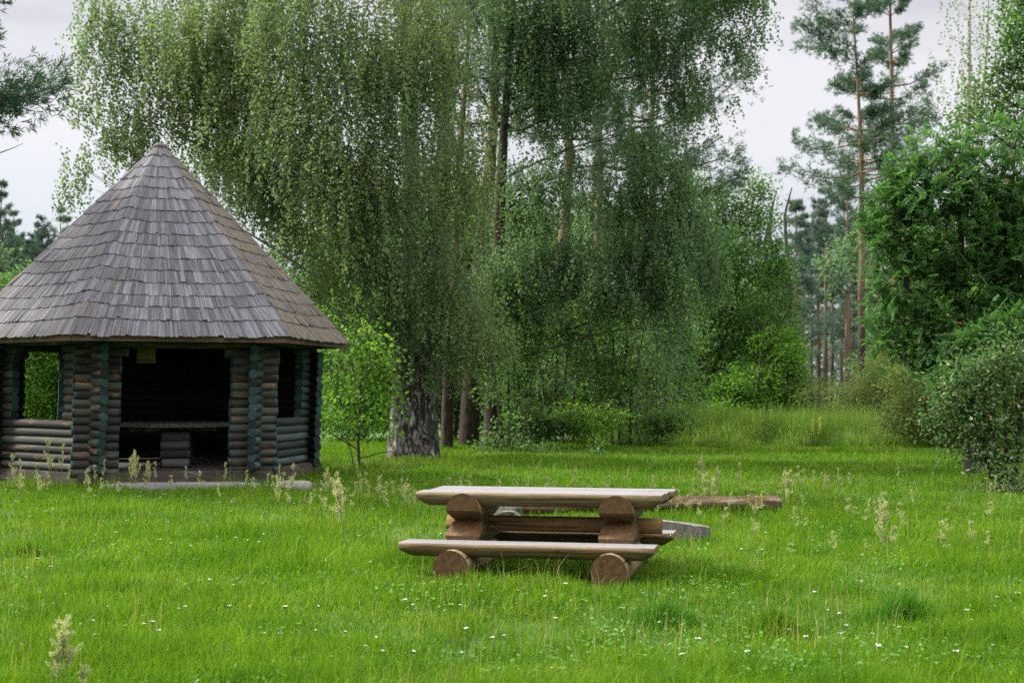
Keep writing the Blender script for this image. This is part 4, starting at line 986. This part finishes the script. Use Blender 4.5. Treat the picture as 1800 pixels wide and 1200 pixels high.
# pale thin birch high on the right
bsp = [(1665, 60, 16, 60, None, .35), (1690, 30, 18, 60, None, .35), (1712, 70, 18, 60, None, .3), (1735, 30, 14, 60, None, .25), (1680, 130, 22, 50, None, .4), (1705, 150, 22, 50, None, .35), (1650, 160, 16, 50, None, .3), (1640, 200, 20, 40, None, .35), (1690, 200, 25, 40, None, .4), (1730, 120, 14, 50, None, .25), (1665, 230, 25, 40, None, .4), (1700, -60, 45, 60, None, .3)]
birch(1695, 70, [([(1695, 750, 0), (1698, 400, 0), (1702, 150, 0), (1703, -40, 0), (1706, -180, 0)], [.22, .17, .10, .06, .02]), ([(1698, 380, 0), (1725, 200, .3), (1736, 60, .4), (1740, -120, .5)], [.1, .08, .05, .02])], bsp, 'thin pale birch with sparse drooping twigs high behind the rowan', 430, 'willow', 1.6, lenr=(1.0, 2.2), per_m=9, L=.12, rise=1.2)
# rowan on the right
rb = [(1655, 265, 55, 40), (1600, 320, 55, 45), (1560, 370, 40, 45), (1700, 300, 60, 55), (1650, 350, 65, 50), (1740, 360, 65, 60), (1600, 410, 60, 50), (1545, 440, 36, 40), (1680, 420, 75, 55), (1760, 430, 60, 60), (1580, 490, 55, 45), (1640, 500, 65, 50), (1720, 500, 75, 60), (1780, 500, 50, 60), (1600, 560, 50, 40, None, .7), (1680, 580, 65, 45), (1750, 580, 60, 50), (1790, 340, 50, 70), (1785, 250, 50, 55), (1740, 250, 40, 40), (1560, 540, 30, 35, None, .6), (1640, 620, 45, 35, None, .7), (1820, 420, 60, 120), (1610, 610, 45, 35, None, .6), (1700, 640, 60, 40), (1770, 640, 50, 45), (1730, 610, 60, 45, -1.5), (1790, 590, 50, 50, -1.5), (1665, 660, 40, 35, -1, .7), (1560, 600, 30, 30, None, .4)]
rt, rc, rd, rr = broadleaf('rowan_tree', 'spreading rowan tree with dense dark green leaves and orange red berries at the right', 'tree', 1712, 27,
    [([(1712, 860, 0), (1705, 760, 0), (1695, 650, 0), (1690, 520, 0), (1685, 400, 0), (1680, 290, 0)], [.16, .13, .11, .08, .05, .015]), ([(1716, 860, .2), (1735, 740, .3), (1750, 600, .3), (1770, 420, .2), (1780, 260, .1)], [.13, .11, .08, .05, .01]), ([(1705, 800, -.1), (1660, 650, -.2), (1610, 560, -.3), (1580, 450, -.4), (1570, 370, -.4)], [.09, .07, .05, .03, .01])],
    rb, 440, 'rowan', bark='bark_dark', dens=6.5, per=4, L=.19, Wd=.036, kind='pinnate', thin=.14)
k = np.argsort(-(rc[:, 1] * -1.0 + rr.random(len(rc)) * 1.2))[:600]
pick = rr.choice(k, 16, replace=False)
for i in pick:
    bm = bmesh.new()
    for _ in range(22):
        o = rr.normal(0, 1, 3) * np.array([.017, .017, .011])
        bmesh.ops.create_icosphere(bm, subdivisions=1, radius=.012, matrix=Matrix.Translation(Vector(o)))
    q = rc[i] + rd[i] * .12 + np.array([0, -.12, 0]); bm_obj('berry_cluster', bm, M['berry'], rt, tuple(q), True)
# leafy tree at the right edge
broadleaf('aspen_tree', 'light green leafy tree cut off by the upper right edge', 'tree', 1835, 30, [([(1835, 830, 0), (1830, 400, 0), (1815, 100, 0), (1810, -120, 0)], [.18, .14, .08, .02])],
    [(1790, 20, 28, 40), (1785, 90, 28, 40), (1765, 150, 20, 28, None, .7), (1800, 160, 40, 50), (1760, 210, 30, 28, None, .8), (1800, 240, 45, 40), (1820, -40, 60, 60), (1850, 120, 60, 120), (1772, 60, 22, 30, None, .8), (1750, 120, 22, 25, None, .7), (1725, 165, 26, 24, None, .8), (1745, 195, 30, 26, None, .9), (1690, 215, 26, 20, None, .7), (1700, 200, 14, 16, None, .5)], 441, 'alder', dens=4, per=13, L=.075, Wd=.06, spread=.13, thin=.2)
# dark bush lower right
br = [(1770, 630, 35, 30, None, .6), (1735, 640, 22, 20, None, .5), (1790, 600, 25, 28, None, .5), (1700, 665, 30, 25, None, .7), (1725, 660, 35, 30), (1790, 690, 45, 50), (1700, 710, 50, 40), (1745, 720, 55, 45), (1790, 760, 45, 45), (1720, 765, 45, 30), (1765, 800, 45, 30), (1675, 680, 32, 35), (1670, 740, 35, 30), (1795, 830, 35, 35, -.6, .8), (1775, 860, 25, 25, -.9, .5), (1650, 715, 22, 25, None, .6), (1815, 680, 40, 60, None, .8), (1700, 795, 35, 12, None, .4), (1630, 740, 18, 18, None, .5), (1725, 830, 22, 14, -.8, .4)]
broadleaf('rose_bush', 'dense dark bush with pale leaf undersides at the lower right edge', 'bush', 1770, 24, [([(1770 + a, 860, 0), (1765 + a * 2, 780, 0), (1755 + a * 3, 690, 0), (1750 + a * 3.5, 630, 0)], [.04, .035, .025, .01]) for a in (-18, -8, 4, 14)] + [([(1765, 840, -.3), (1740, 800, -.6), (1700, 788, -.9)], [.02, .015, .006]), ([(1775, 850, -.5), (1782, 870, -1.2), (1778, 890, -1.5)], [.02, .012, .005])],
    br, 442, 'rose', bark='bark_dark', dens=4.2, per=11, spread=.17, L=.08, Wd=.05, thin=.16, limb=.012)
# undergrowth by the trunks
broadleaf('undergrowth_shrub', 'low leafy undergrowth round the foot of the rightmost bare trunk', 'shrub', 895, 36.5, [([(895, 800, 0), (893, 770, 0), (897, 720, 0)], [.02, .015, .005]), ([(915, 798, 0), (920, 740, 0), (918, 700, 0)], [.02, .015, .006])],
    [(890, 780, 30, 16), (930, 790, 30, 10), (960, 795, 25, 6, None, .7), (875, 760, 22, 20, None, .7), (905, 740, 22, 25, None, .5), (850, 785, 18, 8, None, .5)], 443, 'alder', dens=4, per=8, L=.10, Wd=.075, thin=.1, limb=.008)
broadleaf('seedling', 'small dark leafy seedling standing alone in the bright grass', 'seedling', 1050, 35, [([(1050, 803, 0), (1049, 790, 0), (1051, 775, 0)], [.012, .009, .004])], [(1050, 782, 10, 9), (1046, 797, 12, 5), (1062, 800, 10, 3, None, .6)], 444, 'rowan', dens=4, per=7, spread=.07, L=.10, Wd=.07, thin=.0, limb=.006)
broadleaf('seedling', 'small green seedling in the tall grass left of the willow shrubs', 'seedling', 1090, 44, [([(1090, 790, 0), (1090, 770, 0), (1092, 755, 0)], [.012, .009, .004])], [(1090, 762, 12, 9), (1095, 775, 12, 5)], 445, 'alder', dens=3, per=7, spread=.07, L=.10, Wd=.07, thin=.0, limb=.006)
# lone twig at the left edge
tb = Tubes(); r_ = rng_of(77); x0 = X(-60, 22)
t = thing('bare_twig_tree', 'bare thin dead twig reaching in from the left edge', 'dead tree', (x0, 22, gz(x0, 22)))
P = [(0, 0, 0), (.02, 0, 3), (.1, 0, 5.2), (X(0, 22) - x0, 0, Z(271, 22)), (X(28, 22) - x0, 0, Z(265, 22)), (X(42, 22) - x0, 0, Z(254, 22))]
P, Rr = trunk_curve(P, [.05, .035, .02, .010, .006, .003], 30, r_, .006); tb.add(P, Rr, 5)
tb.add(curve(P[-6], P[-6] + np.array([.12, 0, .11]), 4), [.006, .004, .002, .002], 4)
mesh_obj('trunk', tb.mesh('trunk'), M['bark_twig'], t)

build_wood()
def build_haze():
    bm = bmesh.new(); bmesh.ops.create_cube(bm, size=1)
    for v in bm.verts: v.co = Vector((v.co.x * 900, v.co.y * 460 + 170, (v.co.z + .5) * 48 - 1.3))
    m, nt, out = new_mat('haze_air'); pv = nt.nodes.new('ShaderNodeVolumePrincipled')
    pv.inputs['Color'].default_value = (.80, .88, 1, 1); pv.inputs['Density'].default_value = .00045; pv.inputs['Anisotropy'].default_value = .2
    nt.links.new(pv.outputs[0], out.inputs['Volume'])
    o = bm_obj('haze', bm, m); tag(o, 'thin pale blue haze in the air over the meadow', 'haze', kind='stuff')
if HAZE: build_haze()
# ---------------------------------------------------------------- far wood: reads as one mass
def far_wood():
    r = rng_of(500); n = 5200
    px = r.uniform(-700, 2500, n); Y = r.uniform(145, 210, n); x = (px - 900) / F * Y
    top = 6.5 + 3.2 * vnoise(px, px * 0, .012, 3) + 2.5 * vnoise(px, px * 0, .05, 4)
    z = top * r.random(n) ** .8
    C = np.stack([x, Y, z], -1); D = unit(r.normal(0, .5, (n, 3)) + np.array([0, -.3, .6]))
    V = cluster_leaves(r, C, D, 26, .8, .62, .42, .9)
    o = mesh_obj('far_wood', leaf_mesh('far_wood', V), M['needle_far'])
    tag(o, 'distant band of bluish green wood closing the view behind the clearing', 'wood', kind='stuff')
far_wood()
# ================================================================ grass
def blades(r, x, y, h, wd, lean=.45, zoff=-.01, bias=(.05, 0)):
    n = len(x); z = ground_z(x, y) + zoff
    az = r.uniform(0, 2 * PI, n); b = np.abs(r.normal(0, lean, n)) * h
    dx = np.cos(az) * b + bias[0] * h; dy = np.sin(az) * b + bias[1] * h
    fa = r.uniform(0, PI, n); wx = np.cos(fa) * wd / 2; wy = np.sin(fa) * wd / 2
    B = np.stack([x, y, z], -1); Wv = np.stack([wx, wy, np.zeros(n)], -1)
    mid = B + np.stack([dx * .35, dy * .35, h * .58], -1); tip = B + np.stack([dx, dy, h * np.sqrt(np.clip(1 - (b / np.maximum(h, 1e-6)) ** 2 * .5, .25, 1))], -1)
    V = np.stack([B - Wv, B + Wv, mid + Wv * .8, mid - Wv * .8, tip], 1).reshape(-1, 3)
    i = np.arange(n)[:, None] * 5
    idx = np.concatenate([i + np.array([[0, 1, 2, 3]]), i + np.array([[3, 2, 4]])], 1).ravel()
    return V, np.tile([4, 3], n), idx
def in_hut(x, y, R): 
    return np.hypot(x - HX, y - HY) < R
def build_grass():
    r = rng_of(600); n = 560000
    Y = np.exp(r.uniform(math.log(6.6), math.log(47), n)); hw = Y * .36 * 1.12 + .8
    x = r.uniform(-1, 1, n) * hw
    keep = ~in_hut(x, Y, 2.55) & (r.random(n) < np.clip(.55 + .9 * vnoise(x, Y, 1.6, 9), 0, 1))
    x, Y = x[keep], Y[keep]; n = len(x)
    tall = vnoise(x, Y, .9, 7) * .6 + vnoise(x, Y, 3.0, 8) * .4
    h = (.045 + .19 * tall ** 1.8) * r.uniform(.55, 1.3, n) * 1.05
    h *= np.where(r.random(n) < .02, 1.9, 1.0)
    h *= 1 + 1.1 * np.exp(-((np.hypot(x - HX, Y - HY) - 3.0) / .55) ** 2) * r.random(n)
    wd = (.0036 + Y * .00038) * r.uniform(.7, 1.3, n)
    V, S, I = blades(r, x, Y, h, wd, .6)
    mi = np.zeros(len(S), int)
    m2 = 5000; Y2 = np.exp(r.uniform(math.log(6.8), math.log(40), m2)); x2 = r.uniform(-1, 1, m2) * (Y2 * .38 + .6)      # thin dry stems
    k2 = ~in_hut(x2, Y2, 2.8) & (vnoise(x2, Y2, .6, 31) + r.random(m2) * .5 > .72); x2, Y2 = x2[k2], Y2[k2]; m2 = len(x2)
    V2, S2, I2 = blades(r, x2, Y2, r.uniform(.16, .34, m2), .0028 + Y2 * .00016, .3)
    m3 = 30000; Y3 = np.exp(r.uniform(math.log(6.8), math.log(30), m3)); x3 = r.uniform(-1, 1, m3) * (Y3 * .38 + .6)    # clover and other low leaves
    k3 = ~in_hut(x3, Y3, 2.8) & (vnoise(x3, Y3, 1.3, 41) * .6 + vnoise(x3, Y3, 4.0, 42) * .4 > .56); x3, Y3 = x3[k3], Y3[k3]; m3 = len(x3)
    P3 = np.stack([x3, Y3, ground_z(x3, Y3) + r.uniform(.02, .11, m3)], -1); A3 = unit(r.normal(0, 1, (m3, 3)) * np.array([1, 1, .45])); B3 = unit(np.cross(A3, r.normal(0, .4, (m3, 3)) + np.array([0, 0, 1.0])))
    L3 = (r.uniform(.015, .034, m3) * (1 + Y3 * .02))[:, None]; V3 = quads(P3, A3 * L3, B3 * L3 * .36)
    I = np.concatenate([I, I2 + len(V), np.arange(4 * m3) + len(V) + len(V2)]); S = np.concatenate([S, S2, np.full(m3, 4)])
    mi = np.concatenate([mi, np.full(len(S2), 1), np.full(m3, 2)]); V = np.concatenate([V, V2, V3])
    o = mesh_obj('grass', np_mesh('grass', V, S, I, mi), [M['grass'], M['dry_stem'], M['clover']]); tag(o, 'short bright green meadow grass', 'grass', kind='stuff')
    # tall grass belt along the wood
    n = 60000; Y = r.uniform(39.5, 50, n); px = r.uniform(1030, 1900, n); x = (px - 900) / F * Y
    edge = 40.2 + 1.6 * (vnoise(px, px * 0, .02, 4)) + np.clip((1080 - px) / 40, 0, 9) + np.clip((px - 1640) / 80, 0, 9) * -.3
    k = Y > edge; x, Y, px = x[k], Y[k], px[k]; n = len(x)
    h = (.28 + .55 * vnoise(x, Y, .7, 12) + .45 * vnoise(x, Y, 2.2, 13)) * r.uniform(.5, 1.3, n) * np.clip((Y - edge[k]) * .7 + .35, .3, 1)
    V, S, I = blades(r, x, Y, h, .020 * r.uniform(.6, 1.5, n), .42)
    o = mesh_obj('tall_grass', np_mesh('tall_grass', V, S, I), M['tall_grass']); tag(o, 'belt of tall uncut grass along the edge of the wood', 'grass', kind='stuff')
build_grass()
for px, py, rad, hh, m, lb in ((1592, 1083, .22, .26, 'tuft_dark', 'dark green grass tussock in the right foreground'), (1168, 1090, .22, .19, 'tuft_dark', 'middle sized green tussock in front of the right bench end'), (1360, 1100, .26, .20, 'grass', 'pale broad tussock of fine grass between the two dark ones'), (1185, 1205, .16, .15, 'tuft_dark', 'grass tussock at the bottom edge below the picnic table'), (45, 975, .3, .18, 'grass', 'bright tussock at the left edge of the meadow')):
    r = rng_of(px); Y = GY(py); x0 = X(px, Y); n = 1100
    a = r.uniform(0, 2 * PI, n); q = rad * np.abs(r.normal(0, .62, n))
    x = x0 + np.cos(a) * q * 1.25; y = Y + np.sin(a) * q
    h = hh * r.uniform(.45, 1.2, n) * np.clip(1.15 - .5 * q / rad, .35, 1.2)
    V, S, I = blades(r, x, y, h, .006 * r.uniform(.7, 1.3, n), .65)
    V = V - np.array([x0, Y, 0])
    o = mesh_obj('grass_tussock', np_mesh('grass_tussock', V, S, I), M[m], None, (x0, Y, 0)); tag(o, lb, 'tussock', 'grass tussocks in the meadow')

# ---------------------------------------------------------------- yarrow flowers
def yarrow(seed, h):
    r = rng_of(seed); tb = Tubes(); top = np.array([r.normal(0, .02), r.normal(0, .02), h])
    st = curve((0, 0, 0), top, 5, 0, .004, r); tb.add(st, [.0022, .002, .002, .0018, .0015], 4, False)
    o = thing('yarrow_flower', 'small flat white yarrow head in the short grass', 'flower', (0, 0, -50), 0, 'white yarrow heads scattered over the meadow')
    bm = bmesh.new()
    for _ in range(16):
        a = r.uniform(0, 6.28); q = .030 * math.sqrt(r.random()); p = top + np.array([math.cos(a) * q, math.sin(a) * q, r.normal(.004, .003)])
        tb.add(np.array([top - [0, 0, .03], p]), [.001, .0008], 3, False)
        bmesh.ops.create_circle(bm, cap_ends=True, segments=6, radius=r.uniform(.006, .009), matrix=Matrix.Translation(Vector(p)) @ Matrix.Rotation(r.normal(0, .3), 4, 'X'))
    bm_obj('flower_head', bm, M['white_petal'], o)
    mesh_obj('stem', tb.mesh('stem'), M['stalk'], o)
    return o
YV = [yarrow(701, .17), yarrow(702, .14), yarrow(703, .20), yarrow(704, .12)]
r = rng_of(710); used = 0
while used < 270:
    py = 850 + 320 * r.random() ** 1.5; px = r.uniform(5, 1795)
    if px > 1000 and r.random() < .62: continue
    if vnoise(np.array([px * .011]), np.array([py * .03]), 1, 21)[0] < .42: continue
    Y = GY(py); x = X(px, Y)
    if in_hut(x, Y, 3.2) or (abs(x - .3) < 1.6 and abs(Y - 12.5) < 1.2): continue
    s = r.uniform(.36, .68)
    if used < 4: o = YV[used]; o.location = (x, Y, gz(x, Y)); o.rotation_euler = (0, 0, r.uniform(0, 6)); o.scale = (s,) * 3
    else: copy_tree(YV[used % 4], (x, Y, gz(x, Y)), r.uniform(0, 6), s)
    used += 1

# ---------------------------------------------------------------- seeding sorrel
def sorrel(seed, dense=1.0, w=.08):
    """unit high stalk with a loose panicle of pale seeds on its upper half"""
    r = rng_of(seed); tb = Tubes()
    st = curve((0, 0, 0), (r.normal(0, .05), r.normal(0, .03), 1.0), 10, 0, .01, r); tb.add(st, np.linspace(.0055, .0025, 10), 5, False)
    C, D = [], []
    for i in range(int(13 * dense)):
        f = r.uniform(.48, .98); p = np.array([np.interp(f, np.linspace(0, 1, 10), st[:, k]) for k in range(3)])
        az = r.uniform(0, 6.28); ln = w * r.uniform(.6, 1.5) * (1.3 - f) * 2
        e = p + np.array([math.cos(az) * ln * .55, math.sin(az) * ln * .55, ln * 1.05]); br_ = curve(p, e, 5, 0, .006, r)
        tb.add(br_, np.linspace(.0025, .0015, 5), 3, False)
        m = int(44 * dense * (.5 + ln / w * .5)); u = r.random(m)
        q = p + (e - p) * u[:, None] + r.normal(0, .010, (m, 3)); C.append(q); D.append(np.tile(unit(e - p), (m, 1)))
    m = int(40 * dense); f = r.uniform(.55, 1.02, m); C.append(np.stack([np.interp(f, np.linspace(0, 1, 10), st[:, k]) for k in range(3)], -1) + r.normal(0, .010, (m, 3))); D.append(np.tile([[0, 0, 1.0]], (m, 1)))
    C = np.concatenate(C); D = np.concatenate(D)
    A = unit(D + r.normal(0, .6, C.shape)); B = unit(np.cross(A, rand_unit(r, len(C))))
    V = quads(C, A * .018, B * .008)
    o = thing('sorrel_stalk', 'tmp', 'weed', (0, 0, -50))
    mesh_obj('seed_head', leaf_mesh('seed_head', V), M['sorrel'], o); mesh_obj('stem', tb.mesh('stem'), M['stalk'], o)
    return o
SV = [sorrel(801), sorrel(802, 1.4, .10), sorrel(803, .6, .07), sorrel(804, 1.6, .11)]
HUTROW = 'pale sorrel stalk in the grass along the front of the log hut'; MID = 'pale sorrel stalk in the loose row between the hut and the picnic table'
BEHIND = 'pale sorrel stalk just behind the picnic table top'; RLOG = 'pale sorrel stalk in the grass round the fallen log'; RFAR = 'pale sorrel stalk in the open grass right of the fallen log'
spots = [(22, 870, 800, 0, HUTROW), (35, 868, 808, 2, HUTROW), (62, 872, 815, 2, HUTROW), (85, 868, 772, 0, HUTROW), (108, 868, 780, 2, HUTROW), (182, 866, 808, 2, HUTROW), (166, 868, 818, 2, HUTROW), (240, 876, 798, 1, 'broad pale sorrel stalk, the biggest one in front of the hut doorway'), (232, 872, 806, 0, HUTROW), (262, 872, 815, 1, 'smaller broad sorrel stalk beside the big one in the hut doorway'), (274, 872, 812, 2, HUTROW), (395, 872, 812, 2, HUTROW), (386, 895, 848, 2, HUTROW), (432, 872, 825, 2, HUTROW), (448, 876, 838, 2, HUTROW), (470, 876, 830, 2, HUTROW), (515, 880, 812, 0, HUTROW), (490, 910, 840, 1, MID), (505, 905, 850, 0, MID), (545, 890, 868, 2, MID),
    (572, 890, 822, 1, MID), (592, 900, 825, 0, 'tall sorrel stalk at the left of the loose row between hut and table'), (612, 985, 850, 3, 'tall leaning sorrel stalk standing alone in the grass left of the table'), (602, 930, 860, 0, MID), (635, 885, 838, 2, MID), (648, 893, 848, 2, MID), (664, 888, 835, 0, MID), (680, 892, 842, 2, MID), (690, 888, 840, 2, MID), (704, 888, 836, 0, MID), (716, 900, 850, 1, MID), (728, 895, 855, 2, MID),
    (790, 880, 836, 0, BEHIND), (800, 880, 842, 2, BEHIND), (812, 880, 840, 2, BEHIND), (880, 880, 842, 2, BEHIND), (998, 880, 848, 2, BEHIND), (1035, 880, 835, 0, BEHIND), (1070, 880, 832, 0, BEHIND), (1060, 880, 845, 2, BEHIND), (1150, 880, 832, 2, RLOG),
    (1240, 905, 832, 3, 'dense bushy sorrel stalk, the palest and broadest one in front of the fallen log'), (1256, 906, 840, 3, 'second bushy sorrel stalk leaning on the fallen log, right of the broadest one'), (1230, 870, 805, 1, RLOG), (1264, 880, 820, 1, RLOG), (1298, 870, 812, 0, RLOG), (1180, 910, 850, 2, RLOG), (1195, 905, 855, 2, RLOG), (1283, 912, 860, 2, RLOG), (1325, 985, 888, 0, RLOG), (1318, 905, 865, 2, RLOG), (1352, 890, 862, 2, RLOG),
    (1384, 925, 830, 3, 'tall full sorrel stalk right of the fallen log end'), (1412, 902, 866, 2, RFAR), (1412, 875, 822, 0, RFAR), (1455, 880, 835, 1, RFAR), (1478, 880, 846, 2, RFAR), (1525, 930, 874, 2, RFAR), (1538, 925, 878, 2, RFAR), (1557, 1010, 878, 1, 'tall sorrel stalk in the middle of the right meadow'), (1605, 905, 858, 2, RFAR), (1600, 880, 850, 2, RFAR), (1652, 975, 912, 0, RFAR), (1578, 850, 818, 2, RFAR), (1740, 880, 845, 2, RFAR), (1430, 868, 825, 2, RFAR), (1660, 975, 940, 2, RFAR)]
rs_ = rng_of(820)
for (x0, x1, y0, y1, n_, lb_) in ((5, 540, 862, 885, 22, HUTROW), (540, 735, 862, 905, 22, MID), (780, 1150, 868, 880, 14, BEHIND), (1150, 1380, 872, 925, 16, RLOG), (1390, 1760, 850, 990, 26, RFAR)):
    for _ in range(n_):
        pb = rs_.uniform(y0, y1); spots.append((rs_.uniform(x0, x1), pb, pb - rs_.uniform(22, 56), int(rs_.choice([0, 0, 2, 2])), lb_))
first = {0: None, 1: None, 2: None, 3: None}
for i, (px, pb, pt, v, lb) in enumerate(spots):
    Y = GY(pb + 6); x = X(px, Y); hh = (pb - pt + 6) / F * Y
    grp = 'pale seeding sorrel in the meadow' if lb in (HUTROW, MID, BEHIND, RLOG, RFAR) else None
    rz = rf.uniform(0, 6); loc = (x, Y, gz(x, Y))
    sc_ = (max(.55, hh) * 1.0, max(.55, hh) * 1.0, hh)
    if first[v] is None:
        o = SV[v]; first[v] = o; o.location = loc; o.rotation_euler = (0, 0, rz); o.scale = sc_; o['label'] = lb
        if grp: o['group'] = grp
    else:
        o = copy_tree(SV[v], loc, rz, sc_, lb)
        if grp: o['group'] = grp
        elif 'group' in o: del o['group']
    if px == 612: o.rotation_euler = (0, -.18, 0)
for px, pt, lb in ((120, 1095, 'blurred pale sorrel stalk close up at the lower left corner'), (100, 1130, 'lower blurred sorrel stalk beside the close one at the lower left corner'), (148, 1170, 'faint low sorrel stalk at the bottom edge right of the close one')):
    Y = 7.6; x = X(px, Y); hh = Z(pt, Y) - gz(x, Y); o = copy_tree(SV[3], (x, Y, gz(x, Y)), rf.uniform(0, 6), (hh * 1.5, hh * 1.5, hh), lb)
    if 'group' in o: del o['group']

# ---------------------------------------------------------------- mullein spikes
def mullein(h, seed):
    r = rng_of(seed); tb = Tubes(); tb.add(curve((0, 0, 0), (.02, 0, h), 6, 0, .004, r), np.linspace(.007, .003, 6), 5)
    o = thing('mullein_spike', 'x', 'flower', (0, 0, -50)); mesh_obj('stem', tb.mesh('stem'), M['stalk'], o)
    m = 90; f = r.uniform(.45, 1, m); C = np.stack([.02 * f + r.normal(0, .014, m), r.normal(0, .014, m), f * h], -1); A = rand_unit(r, m); B = unit(np.cross(A, rand_unit(r, m)))
    mesh_obj('flower_spike', leaf_mesh('flower_spike', quads(C, A * .026, B * .013)), M['yellow_petal'], o); return o
mu = mullein(1.0, 1)
for i, (px, pb, pt, lb) in enumerate([(1338, 915, 872, 'small yellow mullein spike in front of the fallen log end'), (1324, 782, 735, 'yellow mullein spike in the tall grass, left one of a close pair'), (1251, 780, 742, 'yellow mullein spike in the tall grass below the forked alder'), (1440, 785, 737, 'yellow mullein spike in the tall grass below the low willow'), (1338, 782, 742, 'yellow mullein spike in the tall grass, right one of a close pair'), (1428, 785, 742, 'shorter yellow mullein spike in the tall grass left of another below the low willow')]):
    Y = GY(pb); x = X(px, Y); hh = (pb - pt) / F * Y + .1
    if i == 0: o = mu; o.location = (x, Y, gz(x, Y)); o.scale = (hh,) * 3; o['label'] = lb
    else: copy_tree(mu, (x, Y, gz(x, Y)), rf.uniform(0, 6), (1.6, 1.6, hh), lb)
